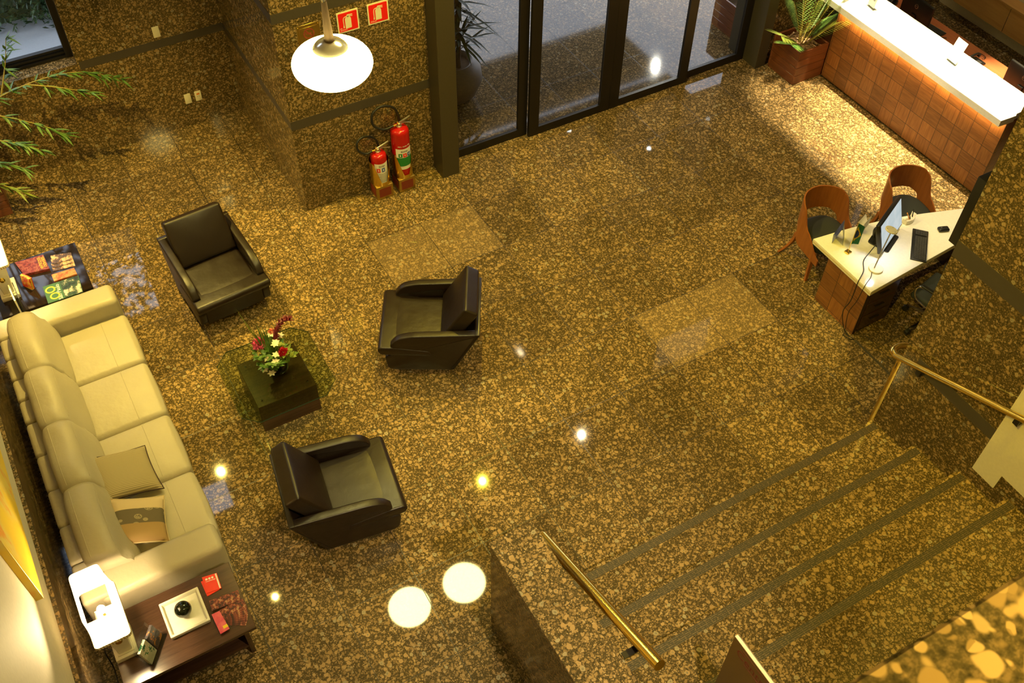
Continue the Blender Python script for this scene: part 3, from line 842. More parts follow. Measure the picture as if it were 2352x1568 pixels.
for i, (x, y, z) in enumerate(((.0, -.06, .30), (.03, .02, .36), (-.03, -.11, .27), (.05, .07, .33), (-.15, -.10, .20), (-.10, -.15, .17), (-.09, -.03, .26), (.04, .16, .36), (.12, .13, .33))):
    o = thing('white_lily', 'small white lily bloom among the bouquet greenery', 'flower', group='white blooms in the coffee table bouquet')
    tip = Vector((VX + x, VY + y, VZ + z))
    bm = BM(); stem(bm, tip, .003); link('stem', bm, M['leaf'], o)
    bm = BM()
    for k in range(6):
        a = k * PI / 3 + i; dr = Vector((math.cos(a), math.sin(a), .45)).normalized(); lens_leaf(bm, tip, tip + dr * .05, .028, droop=.012)
    link('bloom', bm, white_m, o, 60)
o = thing('grass_spray', 'tall green grass blades standing at the back of the bouquet', 'foliage')
for i in range(26):
    a = rnd.uniform(.5, 2.9); h = rnd.uniform(.32, .58); sp = rnd.uniform(.02, .15)
    bm = BM(); b = Vector((VX - .02 + rnd.uniform(-.05, .05), VY + .03 + rnd.uniform(-.02, .03), VZ + .12))
    lens_leaf(bm, b, b + Vector((math.cos(a) * sp - .02, sp * .8, h)), .018, up=Vector((0, 1, .2)), droop=.02 if i % 5 else .1); link('blade', bm, M['leaf'] if i % 3 else M['leaf_y'], o, 0)
bm = BM(); b = Vector((VX - .05, VY + .05, VZ + .15)); lens_leaf(bm, b, b + Vector((-.15, .22, .62)), .014, up=Vector((0, 1, .2))); link('blade', bm, M['leaf_y'], o, 0)
o = thing('leafy_sprigs', 'rounded green leaves filling the bouquet around the vase rim', 'foliage')
for i in range(44):
    a = rnd.uniform(0, 2 * PI); rr = rnd.uniform(.04, .17); z = rnd.uniform(.17, .32); tip = Vector((VX + rr * math.cos(a), VY + rr * math.sin(a), VZ + z))
    bm = BM()
    for k in range(6):
        b = a + rnd.uniform(-1.6, 1.6); dr = Vector((math.cos(b), math.sin(b), rnd.uniform(-.2, .7))).normalized(); lens_leaf(bm, tip, tip + dr * rnd.uniform(.045, .080), .036)
    tube(bm, [(VX, VY, VZ + .12), tip], .003, 5)
    link('sprig', bm, M['leaf_y'] if (math.cos(a) > .2 and math.sin(a) < .5) else M['leaf'], o, 60)

# ------------------------------------------------------------------ near side table and what stands on it
TZ = .50
def side_table(label, x0, x1, y0, y1, m):
    o = thing('side_table', label, 'side table', ((x0 + x1) / 2, (y0 + y1) / 2, 0), group='side tables at the sofa ends')
    w, dd = (x1 - x0) / 2, (y1 - y0) / 2
    bm = BM(); box(bm, (-w, -dd, TZ - .035), (w, dd, TZ), .003, 1); link('top', bm, m, o)
    for s in (-1, 1):
        bm = BM(); box(bm, (s * (w - .09) - .02, -dd + .05, 0), (s * (w - .09) + .02, dd - .05, TZ - .035), .003, 1); link('leg_panel', bm, M['dark_wood'], o)
    bm = BM(); box(bm, (-w + .11, -dd + .06, .12), (w - .11, dd - .06, .145)); link('shelf', bm, M['dark_wood'], o)
    return o
side_table('dark wood side table nearest the viewer, with lamp and white tray', -6.71, -5.63, -4.18, -3.50, M['dark_wood'])
side_table('dark glossy side table at the far end of the sofa, covered with magazines', -6.72, -5.79, .30, 1.08, M['black_gloss'])

def table_lamp(label, loc, rz=0, watts=80):
    o = thing('table_lamp', label, 'lamp', loc, rz, 'white table lamps at the sofa ends')
    bm = BM(); box(bm, (-.09, -.14, 0), (.09, .14, .05), .004, 2); link('base', bm, M['white_gloss'], o)
    bm = BM(); box(bm, (-.065, -.115, .05), (.065, .115, .062), .003, 1)
    rings = []
    for z, w, dd in ((.062, .055, .10), (.14, .058, .098), (.34, .078, .118), (.45, .082, .122), (.485, .062, .09), (.495, .02, .02)):
        rings.append([(x, y, z) for x, y in rpoly([(-w, -dd), (w, -dd), (w, dd), (-w, dd)], .012, 3)])
    ring_loft(bm, rings); link('body', bm, M['white_gloss'], o)
    bm = BM(); bmesh.ops.create_uvsphere(bm, u_segments=14, v_segments=8, radius=.028)
    tf(bm, bm.verts[:], Matrix.Translation((0, -.113, .27)) @ Matrix.Diagonal((1, .35, 1.3, 1))); link('emblem', bm, M['brass'], o)
    bm = BM(); tube(bm, [(0, 0, .49), (0, 0, .60)], .010, 10); link('lamp_holder', bm, M['brass'], o)
    bm = BM(); bmesh.ops.create_uvsphere(bm, u_segments=16, v_segments=10, radius=.033); tf(bm, bm.verts[:], Matrix.Translation((0, 0, .635)) @ Matrix.Diagonal((1, 1, 1.25, 1))); link('bulb', bm, emit('lamp_bulb_glow', (1, .80, .48), 60), o)
    # bell-sided rectangular shade
    bm = BM(); rings = []
    for z, w, dd in ((.54, .140, .262), (.58, .132, .250), (.66, .123, .238), (.77, .116, .230), (.90, .114, .226)):
        rings.append([(x, y, z) for x, y in rpoly([(-w, -dd), (w, -dd), (w, dd), (-w, dd)], .04, 5)])
    ring_loft(bm, rings, True, False)
    sh = link('lamp_shade', bm, M['shade'], o)
    bm = BM(); p = rpoly([(-.141, -.263), (.141, -.263), (.141, .263), (-.141, .263)], .04, 5)
    A = [bm.verts.new((x, y, .535)) for x, y in p]; B = [bm.verts.new((x * .985, y * .985, .562)) for x, y in p]
    for q in range(len(p)): bm.faces.new((A[q], A[(q + 1) % len(p)], B[(q + 1) % len(p)], B[q]))
    link('braid_trim', bm, M['braid'], sh)
    L = bpy.data.lights.new('table_lamp_light', 'POINT'); L.energy = watts; L.color = (1, .74, .36); L.shadow_soft_size = .035
    lo = bpy.data.objects.new('table_lamp_light', L); COL.objects.link(lo); lo.location = Vector(loc) + Vector((0, 0, .72))
    return o
    return o
t = NT('lamp_shade_cloth')
a = t.n('ShaderNodeBsdfTranslucent', {'Color': (.90, .82, .66, 1)}); b = t.n('ShaderNodeBsdfDiffuse', {'Color': (.85, .80, .68, 1)})
mx = t.n('ShaderNodeMixShader', {0: .6, 1: a, 2: b}); t.t.links.new(mx.outputs[0], t.out.inputs[0]); M['shade'] = t.m
t = NT('braid_trim'); p = t.obj(); x, y, z = t.xyz(p)
ch_ = t.math('MULTIPLY', t.step(t.math('FRACT', t.math('DIVIDE', t.math('ADD', x, y), .022)), .42, .5), t.step(t.math('FRACT', t.math('DIVIDE', z, .016)), .4, .5))
t.bsdf(t.mix(ch_, (.80, .72, .52), (.18, .11, .04)), .6); M['braid'] = t.m
near_lamp = table_lamp('lit white table lamp on the side table nearest the viewer', (-6.612, -3.80, TZ))
table_lamp('lit white table lamp on the far magazine table, cut by the left photo edge', (-6.575, .66, TZ), 0, 38)
# lamp cord
bm = BM(); tube(bm, curve([(-6.66, -3.86, TZ + .012), (-6.73, -3.79, TZ + .01), (-6.76, -3.72, TZ - .05), (-6.80, -3.66, .25), (-6.80, -3.70, .06), (-6.81, -3.80, .008), (-6.82, -4.0, .008), (-6.83, -4.4, .008)], 8), .005, 8)
o = link('lamp_cord', bm, M['rubber'], near_lamp); o.matrix_parent_inverse = Matrix.Translation(near_lamp.location).inverted()
# white tray with dark ball
tr = thing('tray', 'square white tray on the near side table', 'tray', (-6.10, -3.79, TZ))
bm = BM(); rg = []
for w, z in ((.150, 0), (.163, .006), (.166, .042), (.163, .046), (.150, .046), (.146, .042), (.138, .018), (.02, .016)):
    rg.append([(x, y * 1.02, z) for x, y in rpoly([(-w, -w), (w, -w), (w, w), (-w, w)], min(.008, w * .3), 3)])
ring_loft(bm, rg); link('dish', bm, M['white_tray'], tr)
bm = BM(); bmesh.ops.create_uvsphere(bm, u_segments=36, v_segments=24, radius=.07)
t = NT('black_green_glass_ball'); t.bsdf((.006, .010, .004), .04, Coat_Weight=.5)
solo('glass_ball', bm, t.m, 'glossy black glass ball in the middle of the white tray', 'ball', (-6.10, -3.785, TZ + .016 + .07))
# booklets
def sheet(name, label, cat, pts, z, th, m, group=None):
    cx = sum(p[0] for p in pts) / 4; cy = sum(p[1] for p in pts) / 4
    bm = BM(); prism(bm, [(x - cx, y - cy) for x, y in pts], 0, th); return solo(name, bm, m, label, cat, (cx, cy, z), 0, group, 0)
red_pr = page('red_booklet_print', [(.3, (.78, .035, .015)), (.7, (.85, .05, .02))], 8)
b0 = sheet('booklet', 'red booklet lying underneath at an angle on the near side table', 'booklet', [(-5.895, -3.57), (-5.785, -3.575), (-5.782, -3.715), (-5.892, -3.725)], TZ + .0005, .006, red_pr, 'red booklets')
b1 = sheet('booklet', 'red booklet with three white dots, topmost of its pile', 'booklet', [(-5.875, -3.54), (-5.752, -3.56), (-5.762, -3.715), (-5.885, -3.70)], TZ + .007, .006, red_pr, 'red booklets')
bm = BM()
for i in range(3): lathe(bm, [(.010, .0062), (.010, .0068)], 14, (-.034 + i * .025 + .005, .052 - i * .003, 0))
link('printed_dots', bm, M['paper'], b1)
text('printed_title', 'hoteldesign', .018, frame_M((.0, .028, .0064), (1, -.10, 0), (.10, 1, 0)), M['paper'], b1)
bm = BM(); prism(bm, [(.050, .069), (.0615, .067), (.0525, -.081), (.041, -.079)], .0061, .0067); link('white_edge', bm, M['paper'], b1)
city = page('night_city_print', [(.30, (.010, .006, .008)), (.45, (.045, .012, .010)), (.55, (.26, .05, .03)), (.62, (.45, .28, .14)), (.75, (.03, .018, .02))], 26)
for i in range(8):
    a = -.42 + .085 * i - .1; c0 = Vector((-5.90, -3.955)); 
    u = Vector((math.cos(a), math.sin(a))); v = Vector((-u.y, u.x))
    q = [c0 + u * .02 - v * .05, c0 + u * .26 - v * .05, c0 + u * .26 + v * .05, c0 + u * .02 + v * .05]
    sheet('leaflet', 'dark leaflet with a night city picture fanned out on the near side table', 'leaflet', [tuple(p) for p in q], TZ + .0005 + .002 * i, .0017, city, 'fanned city leaflets')
sheet('leaflet', 'dark city leaflet lying straight above the fanned ones', 'leaflet', [(-5.89, -3.78), (-5.648, -3.802), (-5.656, -3.90), (-5.90, -3.878)], TZ + .0005 + .017, .0017, city, 'fanned city leaflets')
pk = sheet('booklet', 'pink and yellow booklet on the corner of the fanned leaflets', 'booklet', [(-5.913, -3.91), (-5.845, -3.911), (-5.825, -4.10), (-5.905, -4.11)], TZ + .020, .006, page('pink_print', [(.35, (.62, .05, .12)), (.65, (.75, .16, .18))], 12))
bm = BM(); prism(bm, [(.005, -.045), (.042, -.042), (.046, -.068), (.006, -.072)], .0061, .0068); link('yellow_patch', bm, flat('yellow_patch', (.85, .62, .02), .5), pk)
# leaflet holder
hx, hy = -6.40, -3.97
lh = thing('leaflet_holder', 'clear acrylic leaflet holder on the near side table', 'leaflet holder', (hx, hy, TZ), .95)
bm = BM(); box(bm, (-.14, -.045, 0), (.14, .05, .003)); link('foot', bm, M['acryl'], lh)
bm = BM(); box(bm, (-.135, .035, 0), (.135, .038, .22), M=Matrix.Rotation(-.25, 4, 'X')); link('back_plate', bm, M['acryl'], lh)
bm = BM(); box(bm, (-.135, -.02, .003), (.135, -.017, .10), M=Matrix.Rotation(-.25, 4, 'X')); link('front_plate', bm, M['acryl'], lh)
covers = [page('green_white_print', [(.35, (.55, .55, .48)), (.5, (.70, .68, .6)), (.52, (.02, .20, .10)), (.7, (.05, .05, .05))], 9), page('dark_orange_print', [(.35, (.02, .02, .02)), (.52, (.10, .08, .10)), (.55, (.55, .22, .03)), (.75, (.6, .26, .04))], 9)]
for i, (x, lab) in enumerate(((-.067, 'green and white leaflets in the acrylic holder'), (.067, 'dark leaflets with an orange band in the acrylic holder'))):
    bm = BM()
    box(bm, (x - .06, -.012, .006), (x + .06, .012, .20 - .02 * i), M=Matrix.Rotation(-.25, 4, 'X'))
    o = link('leaflet_bundle', bm, covers[i]); o.location = (hx, hy, TZ); o.rotation_euler = (0, 0, .95)
    tag(o, lab, 'leaflets', 'leaflets in the near holder')

# ------------------------------------------------------------------ far side table items
def slab(name, label, cat, quad, z, th, m, group=None): return sheet(name, label, cat, quad, z, th, m, group)
mag_red = page('red_black_cover', [(.3, (.03, .012, .01)), (.48, (.16, .015, .012)), (.58, (.30, .10, .06)), (.7, (.06, .02, .015))], 26)
m1 = slab('magazine', 'thick red and black magazine with yellow lettering on the far side table', 'magazine', [(-6.43, 1.03), (-6.135, 1.005), (-6.125, .76), (-6.385, .80)], TZ, .035, mag_red)
for i, s in enumerate(('ESCOLHA', 'SERVIDO')):
    text('title', s, .044, frame_M((.075 + .038 * i, -.01, .0354), (.02, -1, 0), (1, .02, 0)), flat('yellow_print', (.85, .55, .03), .5), m1)
face = page('portrait_print', [(.33, (.03, .025, .03)), (.5, (.12, .07, .06)), (.56, (.55, .33, .20)), (.72, (.75, .66, .5))], 12)
for i in range(3):
    slab('folded_leaflet', 'pale leaflet with a portrait picture, one of a spread on the far side table', 'leaflet', [(-6.07 - .012 * i, .975 - .06 * i), (-5.865 - .002 * i, .915 - .05 * i), (-5.875, .80 - .05 * i), (-6.085 - .01 * i, .83 - .05 * i)], TZ + .001 + .006 * (2 - i), .005, face, 'portrait leaflets on the far side table')
slab('booklet', 'orange picture booklet on the far side table', 'booklet', [(-6.13, .673), (-5.893, .66), (-5.888, .555), (-6.128, .56)], TZ, .02, page('orange_print', [(.3, (.12, .02, .015)), (.45, (.62, .13, .04)), (.62, (.70, .32, .12)), (.75, (.25, .06, .04))], 20))
bk = slab('magazine', 'green magazine with big yellow rings and a flower picture beside the sofa arm', 'magazine', [(-6.255, .545), (-5.882, .535), (-5.90, .27), (-6.26, .275)], TZ, .012, flat('green_cover', (.05, .13, .055), .35))
bm = BM(); prism(bm, [(-.01, .13), (.185, .128), (.17, -.135), (-.005, -.133)], .0121, .0126); link('cover_picture', bm, page('dark_flower_print', [(.4, (.012, .018, .012)), (.55, (.05, .09, .05)), (.62, (.65, .55, .48)), (.8, (.75, .68, .6))], 9), bk)
for (x, y) in ((-.12, .055), (-.095, -.055)):
    bm = BM(); rings = []
    for k in range(29):
        a = 2 * PI * k / 28; rings.append([(x + rr * math.cos(a), y + rr * math.sin(a) * .95, zz) for rr, zz in ((.036, .0121), (.036, .0128), (.052, .0128), (.052, .0121))])
    ring_loft(bm, rings, True, True); link('yellow_ring', bm, flat('ring_yellow', (.85, .55, .03), .4), bk)
text('title', 'São Paulo', .062, frame_M((-.045, -.015, .0124), (.03, 1, 0), (-1, .03, 0)), M['paper'], bk)
rb = thing('card_stand', 'small clear stand with red and yellow cards on the far side table', 'card stand', (-6.38, .62, TZ), -1.0)
bm = BM(); box(bm, (-.07, -.05, 0), (.07, .05, .003)); link('foot', bm, M['acryl'], rb)
for i, c in enumerate(((.55, .02, .015), (.80, .55, .06), (.72, .10, .03))):
    bm = BM(); box(bm, (-.065, -.02 + .013 * i, .003), (.065, -.01 + .013 * i, .15), M=Matrix.Rotation(-.15, 4, 'X')); link('card_block', bm, page('card_print%d' % i, [(.45, c), (.6, (.75, .5, .06)), (.75, (.25, .02, .015))], 14) if i == 0 else flat('card_%d' % i, c, .5), rb)
bm = BM(); box(bm, (-.015, -.13, 0), (.0, .13, .22), .001, 1); 
solo('picture_card', bm, M['paper'], 'upright pale card beside the far lamp', 'card', (-6.53, .38, TZ), .05)
bm = BM(); box(bm, (-.01, -.13, 0), (.0, .13, .24), .001, 1, Matrix.Rotation(.06, 4, 'Y'))
solo('picture_card', bm, M['ink'], 'upright black backed card against the sofa arm on the far side table', 'card', (-6.50, .375, TZ), .05)

# ------------------------------------------------------------------ painting
pa = thing('painting', 'large yellow and orange abstract canvas on the left wall above the sofa', 'painting', (XL - .035, -2.1, 2.35))
t = NT('abstract_canvas'); p = t.obj(); n = t.noise(t.map(p, scale=(1, 1.2, .5), rot=(.6, 0, 0)), 2.2, 5, .6)
t.bsdf(t.ramp(n, [(.25, (.92, .68, .03)), (.45, (.90, .62, .04)), (.55, (.85, .66, .14)), (.62, (.88, .34, .02)), (.70, (.92, .74, .14)), (.85, (.85, .80, .50))]), .5)
bm = BM(); box(bm, (.0, -1.72, -.72), (.055, 1.72, .75), .002, 1); link('canvas', bm, t.m, pa)

# ------------------------------------------------------------------ fire extinguishers on brass stands
def stand(label, loc, hb, hc):
    o = thing('extinguisher_stand', label, 'stand', loc, 0, 'brass extinguisher stands')
    bm = BM(); box(bm, (-.11, -.11, 0), (.11, .11, hb), .006, 2); link('box', bm, M['brass_dull'], o)
    bm = BM(); box(bm, (-.078, -.1125, .04), (.078, -.110, hb - .035)); link('red_panel', bm, M['maroon'], o)
    bm = BM(); box(bm, (-.1125, -.078, .04), (-.110, .078, hb - .035)); link('red_panel', bm, M['maroon'], o)
    # half-tube cradle with a scooped front
    bm = BM(); n = 48; R = .125
    def top(a):   # a = 0 at the front (-y)
        k = abs(a) / PI
        return hb + .06 + (hc - .06) * min(1, max(0, (k - .10) / .22)) ** .8
    A, B, C, D = [], [], [], []
    for i in range(n + 1):
        a = -PI + 2 * PI * i / n; x, y = math.sin(a), -math.cos(a)
        A.append(bm.verts.new((x * R * .95, y * R * .95, hb))); B.append(bm.verts.new((x * R, y * R, top(a))))
        C.append(bm.verts.new((x * (R - .004), y * (R - .004), top(a)))); D.append(bm.verts.new((x * (R * .95 - .004), y * (R * .95 - .004), hb)))
    for i in range(n):
        for P, Q in ((A, B), (B, C), (C, D)): bm.faces.new((P[i], P[i + 1], Q[i + 1], Q[i]))
    link('cradle', bm, M['brass'], o, 50)
    return o
def extinguisher(label, loc, R, h, hose_r, big):
    o = thing('fire_extinguisher', label, 'fire extinguisher', loc, 0, 'red fire extinguishers by the entrance pillar')
    bm = BM(); lathe(bm, [(R * .7, 0), (R * .97, .015), (R, .04), (R, h - R * .55), (R * .97, h - R * .34), (R * .87, h - R * .16), (R * .66, h - R * .05), (R * .3, h)], 40); link('cylinder', bm, M['red_paint'], o)
    def wrap(z0, z1, a0, a1, rr, name, m, par):
        bm = BM(); rings = []
        k = 20
        for i in range(k + 1):
            a = a0 + (a1 - a0) * i / k; rings.append([(rr * math.sin(a), -rr * math.cos(a), z) for z in (z0, z1)])
        V = [[bm.verts.new(p) for p in q] for q in rings]
        for i in range(k): bm.faces.new((V[i][0], V[i + 1][0], V[i + 1][1], V[i][1]))
        return link(name, bm, m, par, 60)
    z1 = h * (.64 if big else .74)
    z0 = h * (.20 if big else .06)
    lb = wrap(z0, z1, -1.0, 1.0, R + .0012, 'paper_label', M['paper'], o)
    hh = z1 - z0
    if big:
        wrap(z0 + hh * .16, z0 + hh * .58, -1.0, 1.0, R + .002, 'green_band', M['green_lab'], lb)
        cols = ('green_lab', 'red_sign', 'blue_lab'); zc = (.60, .78)
    else:
        cols = ('red_sign', 'blue_lab'); zc = (.58, .78)
    for i, cc in enumerate(cols):
        a0 = -.72 + i * (.50 if big else .62)
        wrap(z0 + hh * zc[0], z0 + hh * zc[1], a0, a0 + .42, R + .0024, 'pictogram', M[cc], lb)
        wrap(z0 + hh * (zc[0] + .05), z0 + hh * (zc[1] - .05), a0 + .14, a0 + .27, R + .0032, 'pictogram_mark', M['paper'], lb)
    for i, ch in enumerate('Extinflash'):
        a = -.38 + i * .075
        text('letter', ch, hh * .095, frame_M((math.sin(a) * (R + .003), -math.cos(a) * (R + .003), z0 + hh * .88), (math.cos(a), math.sin(a), 0), (0, 0, 1)), M['ink'], lb)
    if big:
        for i, ch in enumerate('MOBIL SOLDER FOGO'):
            a = -.66 + i * .082
            if ch != ' ': text('letter', ch, hh * .065, frame_M((math.sin(a) * (R + .001), -math.cos(a) * (R + .001), z1 + .035), (math.cos(a), math.sin(a), 0), (0, 0, 1)), M['paper'], lb)
    else:
        for k in range(7): wrap(z0 + hh * (.08 + .065 * k), z0 + hh * (.10 + .065 * k), -.5 + .1 * (k % 2), .75, R + .0022, 'text_line', M['grey_plastic'], lb)
    # valve, lever, hose
    bm = BM(); lathe(bm, [(.036, h - .006), (.036, h + .018), (.024, h + .02), (.022, h + .055), (.012, h + .06)], 20); v = link('valve', bm, M['steel'], o)
    bm = BM(); tube(bm, [(-.02, 0, h + .05), (.06, -.01, h + .085), (.14, -.015, h + .12)], [.010, .012, .009], 8); link('lever', bm, M['steel'], v)
    bm = BM(); tube(bm, [(0, 0, h + .035), (.07, 0, h + .045), (.15, -.01, h + .02)], [.010, .010, .007], 8); link('carry_handle', bm, M['steel'], v)
    bm = BM(); tube(bm, [(-.01, -.01, h + .05), (-.03, -.03, h + .10)], .007, 8); link('safety_pin', bm, M['brass'], v)
    bm = BM(); tube(bm, [(-.03, 0, h + .035), (-.075, 0, h + .035)], .012, 8); link('hose_nut', bm, M['brass'], v)
    q = hose_r; bm = BM()
    tube(bm, curve([(-.07, 0, h + .035), (-.07 - q, .0, h + .03), (-.07 - q * 1.9, .02, h + .05 + q * .5), (-.07 - q * 1.9, .04, h + .06 + q * 1.5), (-.07 - q, .06, h + .06 + q * 2), (-.04, .07, h + .05 + q * 1.6), (.035, .085, h + .03 + q * .6), (.06, .09, h - .12)], 7), .015 if big else .014, 10); link('hose', bm, M['rubber'], v)
stand('taller brass stand at the right holding the bigger extinguisher', (-1.96, .72, 0), .20, .36)
extinguisher('taller red fire extinguisher with a green label band', (-1.96, .72, .205), .112, .70, .125, True)
stand('shorter brass stand at the left holding the smaller extinguisher', (-2.26, .72, 0), .20, .34)
extinguisher('smaller red fire extinguisher with a white label', (-2.26, .72, .205), .096, .44, .085, False)

# ------------------------------------------------------------------ wall signs, switch plates
def ext_sign(label, x, body):
    o = thing('wall_sign', label, 'sign', (x, .86 - .0045, 2.36), 0, 'red extinguisher signs')
    bm = BM(); box(bm, (-.123, -.003, -.123), (.123, .003, .123)); link('plate', bm, M['sign_cream'], o)
    bm = BM(); prism(bm, rpoly([(-.108, -.108), (.108, -.108), (.108, .108), (-.108, .108)], .012, 3), -.0045, -.003, 'xz'); rd = link('red_field', bm, M['red_sign'], o)
    bm = BM()
    prism(bm, rpoly([(-.034, -.080), (.036, -.080), (.036, .035), (.024, .055), (-.020, .055), (-.034, .035)], .008, 3), -.0056, -.0045, 'xz')
    prism(bm, [(-.006, .05), (.012, .05), (.012, .066), (-.006, .066)], -.0056, -.0045, 'xz')
    prism(bm, [(-.012, .062), (.052, .05), (.056, .058), (-.01, .073)], -.0056, -.0045, 'xz')
    prism(bm, [(-.008, .072), (.055, .068), (.055, .076), (-.004, .083)], -.0056, -.0045, 'xz')
    hp = curve([(-.006, -.005, .062), (-.040, -.005, .056), (-.052, -.005, .03), (-.052, -.005, -.02), (-.051, -.005, -.045)], 6)
    for i in range(len(hp) - 1):
        a, b = hp[i], hp[i + 1]; dd = (b - a).normalized() * .004; nx, nz = -dd.z, dd.x
        prism(bm, [(a.x + nx, a.z + nz), (b.x + nx, b.z + nz), (b.x - nx, b.z - nz), (a.x - nx, a.z - nz)], -.0056, -.0045, 'xz')
    prism(bm, [(-.057, -.04), (-.046, -.04), (-.044, -.068), (-.060, -.068)], -.0056, -.0045, 'xz')
    link('extinguisher_pictogram', bm, M['sign_cream'], rd, 0)
    for i, l in enumerate(body):
        text('lettering', l, .026 if len(body) == 1 else .019, frame_M((-.098, -.0047, -.09 + .02 * (len(body) - 1 - i)), (1, 0, 0), (0, 0, 1)), M['sign_cream'], rd, align='LEFT')
ext_sign('red extinguisher sign reading PÓ QUÍMICO, right behind the hanging lamp', -2.382, ['PÓ', 'QUÍMICO'])
ext_sign('red extinguisher sign reading ÁGUA, nearest the doors', -2.03, ['ÁGUA'])
o = thing('wall_sign', 'brass no smoking plaque half hidden behind the hanging lamp', 'sign', (-2.83, .86 - .004, 2.30))
bm = BM(); box(bm, (-.128, -.003, -.18), (.128, .003, .16), .003, 1); link('plate', bm, M['brass_dull'], o)
bm = BM(); box(bm, (-.10, -.006, -.16), (.10, -.003, .125), .001, 1); pl_ = link('inner_plate', bm, M['brass_dull'], o)
for sx in (-.112, .112):
    for sz in (-.16, .14):
        bm = BM(); bmesh.ops.create_uvsphere(bm, u_segments=8, v_segments=6, radius=.007); tf(bm, bm.verts[:], Matrix.Translation((sx, -.004, sz))); link('screw', bm, M['brass'], o)
pr_m = flat('maroon_print', (.28, .05, .03), .5)
bm = BM(); rings = []
for k_ in range(33):
    a = 2 * PI * k_ / 32; rings.append([(rr * math.cos(a), yy, .05 + rr * math.sin(a)) for rr, yy in ((.048, -.006), (.048, -.0072), (.061, -.0072), (.061, -.006))])
ring_loft(bm, rings)
prism(bm, [(-.043, .083), (-.033, .093), (.043, .017), (.033, .007)], -.0072, -.006, 'xz')
prism(bm, [(-.035, .045), (.028, .045), (.028, .056), (-.035, .056)], -.007, -.006, 'xz')
link('no_smoking_symbol', bm, pr_m, pl_, 0)
text('lettering', 'PROIBIDO FUMAR', .018, frame_M((0, -.0062, -.05), (1, 0, 0), (0, 0, 1)), pr_m, pl_)
def plate(label, x, z, socket=False):
    o = thing('switch_plate', label, 'wall plate', (x, 3.15 - .006, z), 0, 'ivory wall plates')
    bm = BM(); box(bm, (-.042, -.005, -.072), (.042, .006, .072), .004, 2); link('cover', bm, M['white_plastic'], o)
    if socket:
        bm = BM(); box(bm, (-.018, -.0065, .02), (.02, -.005, .042)); link('orange_sticker', bm, flat('orange_sticker', (.7, .18, .02), .5), o)
        bm = BM(); box(bm, (-.014, -.006, -.012), (-.009, -.0048, .0)); box(bm, (.009, -.006, -.012), (.014, -.0048, .0)); box(bm, (-.002, -.006, .004), (.002, -.0048, .008)); link('socket_holes', bm, M['ink'], o)
plate('single blank ivory plate above the dark band on the back wall', -4.005, 1.435)
plate('blank ivory plate low on the back wall, left of the socket plate', -3.852, .41)
plate('ivory socket plate with an orange sticker low on the back wall', -3.715, .41, True)

# ------------------------------------------------------------------ hanging lamps
M['globe'] = emit('opal_globe_glow', (1, .86, .30), 62)
def pendant(label, loc, sc=1.0):
    o = thing('pendant_lamp', label, 'lamp', loc, 0, 'hanging opal glass lamps')
    bm = BM(); prof = []
    for i in range(25):
        a = -PI / 2 + PI * i / 24; prof.append((max(.003, .287 * sc * math.cos(a) ** .85 if math.cos(a) > 0 else .003), .135 * sc * math.sin(a)))
    lathe(bm, prof, 56); link('glass_globe', bm, M['globe'], o, 80)
    bm = BM(); lathe(bm, [(.128, .112), (.122, .132), (.092, .160), (.05, .176), (.036, .180)], 36); link('chrome_cap', bm, M['enamel'], o, 60)
    bm = BM(); lathe(bm, [(.037, .172), (.037, .185), (.034, .19), (.019, .47), (.017, .475)], 24); link('wooden_stem', bm, M['lamp_wood'], o)
    bm = BM(); lathe(bm, [(.018, .475), (.02, .49), (.012, .51)], 20); link('ferrule', bm, M['chrome'], o)
    bm = BM(); tube(bm, [(0, 0, .50), (0, 0, H - loc[2])], .003, 6); link('cord', bm, M['steel'], o)
    return o
pendant('glowing oval lamp hanging in front of the entrance pillar', (-3.72, -2.44, 4.245), .985)
pendant('second glowing oval lamp hanging higher up, mirrored in the floor', (-2.62, -1.86, 5.6), 1.12)

# ------------------------------------------------------------------ reception counter
rc = thing('reception_counter', 'long reception counter with white top and square wood tiles', 'counter', (4.2, 0, 0))
M['tile_front'] = tiled_wood('veneer_tiles_front', 0, 0, 1, 2, -.02, .02, .2225, .2125)
bm = BM(); box(bm, (0, -2.87, .02), (.05, .0, 1.09)); link('tiled_front', bm, M['tile_front'], rc, 0)
bm = BM(); box(bm, (.03, -2.86, 0), (.07, -.01, .02)); link('kick', bm, M['black_metal'], rc)
for y in (-2.87, -.04):
    bm = BM(); box(bm, (.05, y, 0), (.44, y + .04, 1.09)); link('end_panel', bm, M['red_wood'], rc)
bm = BM(); prism(bm, rpoly([(-.15, -2.87), (.08, -2.885), (.12, -2.86), (.50, -2.86), (.50, .30), (-.15, .30)], 0), 1.105, 1.195, 'xy', .003, 1); link('white_top', bm, M['white_top'], rc)
bm = BM(); box(bm, (-.10, -2.84, 1.095), (-.03, .0, 1.105)); link('light_strip', bm, emit('led_strip_glow', (1, .66, .25), 2.2), rc)
rd = thing('reception_desk', 'lower orange brown work desk behind the white counter top', 'desk', (4.74, 0, 0))
bm = BM(); box(bm, (0, -2.9, .71), (.86, .52, .75), .003, 1); link('desk_top', bm, M['desk_lam'], rd)
for y in (-2.88, -1.2, .46):
    bm = BM(); box(bm, (.05, y, 0), (.8, y + .04, .71)); link('side_panel', bm, M['red_wood_y'], rd)
lc = thing('low_cabinet', 'low reddish wood cabinet between the palm planter and the counter', 'cabinet', (4.27, .06, 0))
bm = BM(); box(bm, (0, .0, 0), (.45, .5, .47), .003, 1); link('carcass', bm, M['red_wood_y'], lc)
bm = BM(); box(bm, (-.01, -.01, .47), (.46, .51, .50), .003, 1); link('cabinet_top', bm, M['red_wood'], lc)
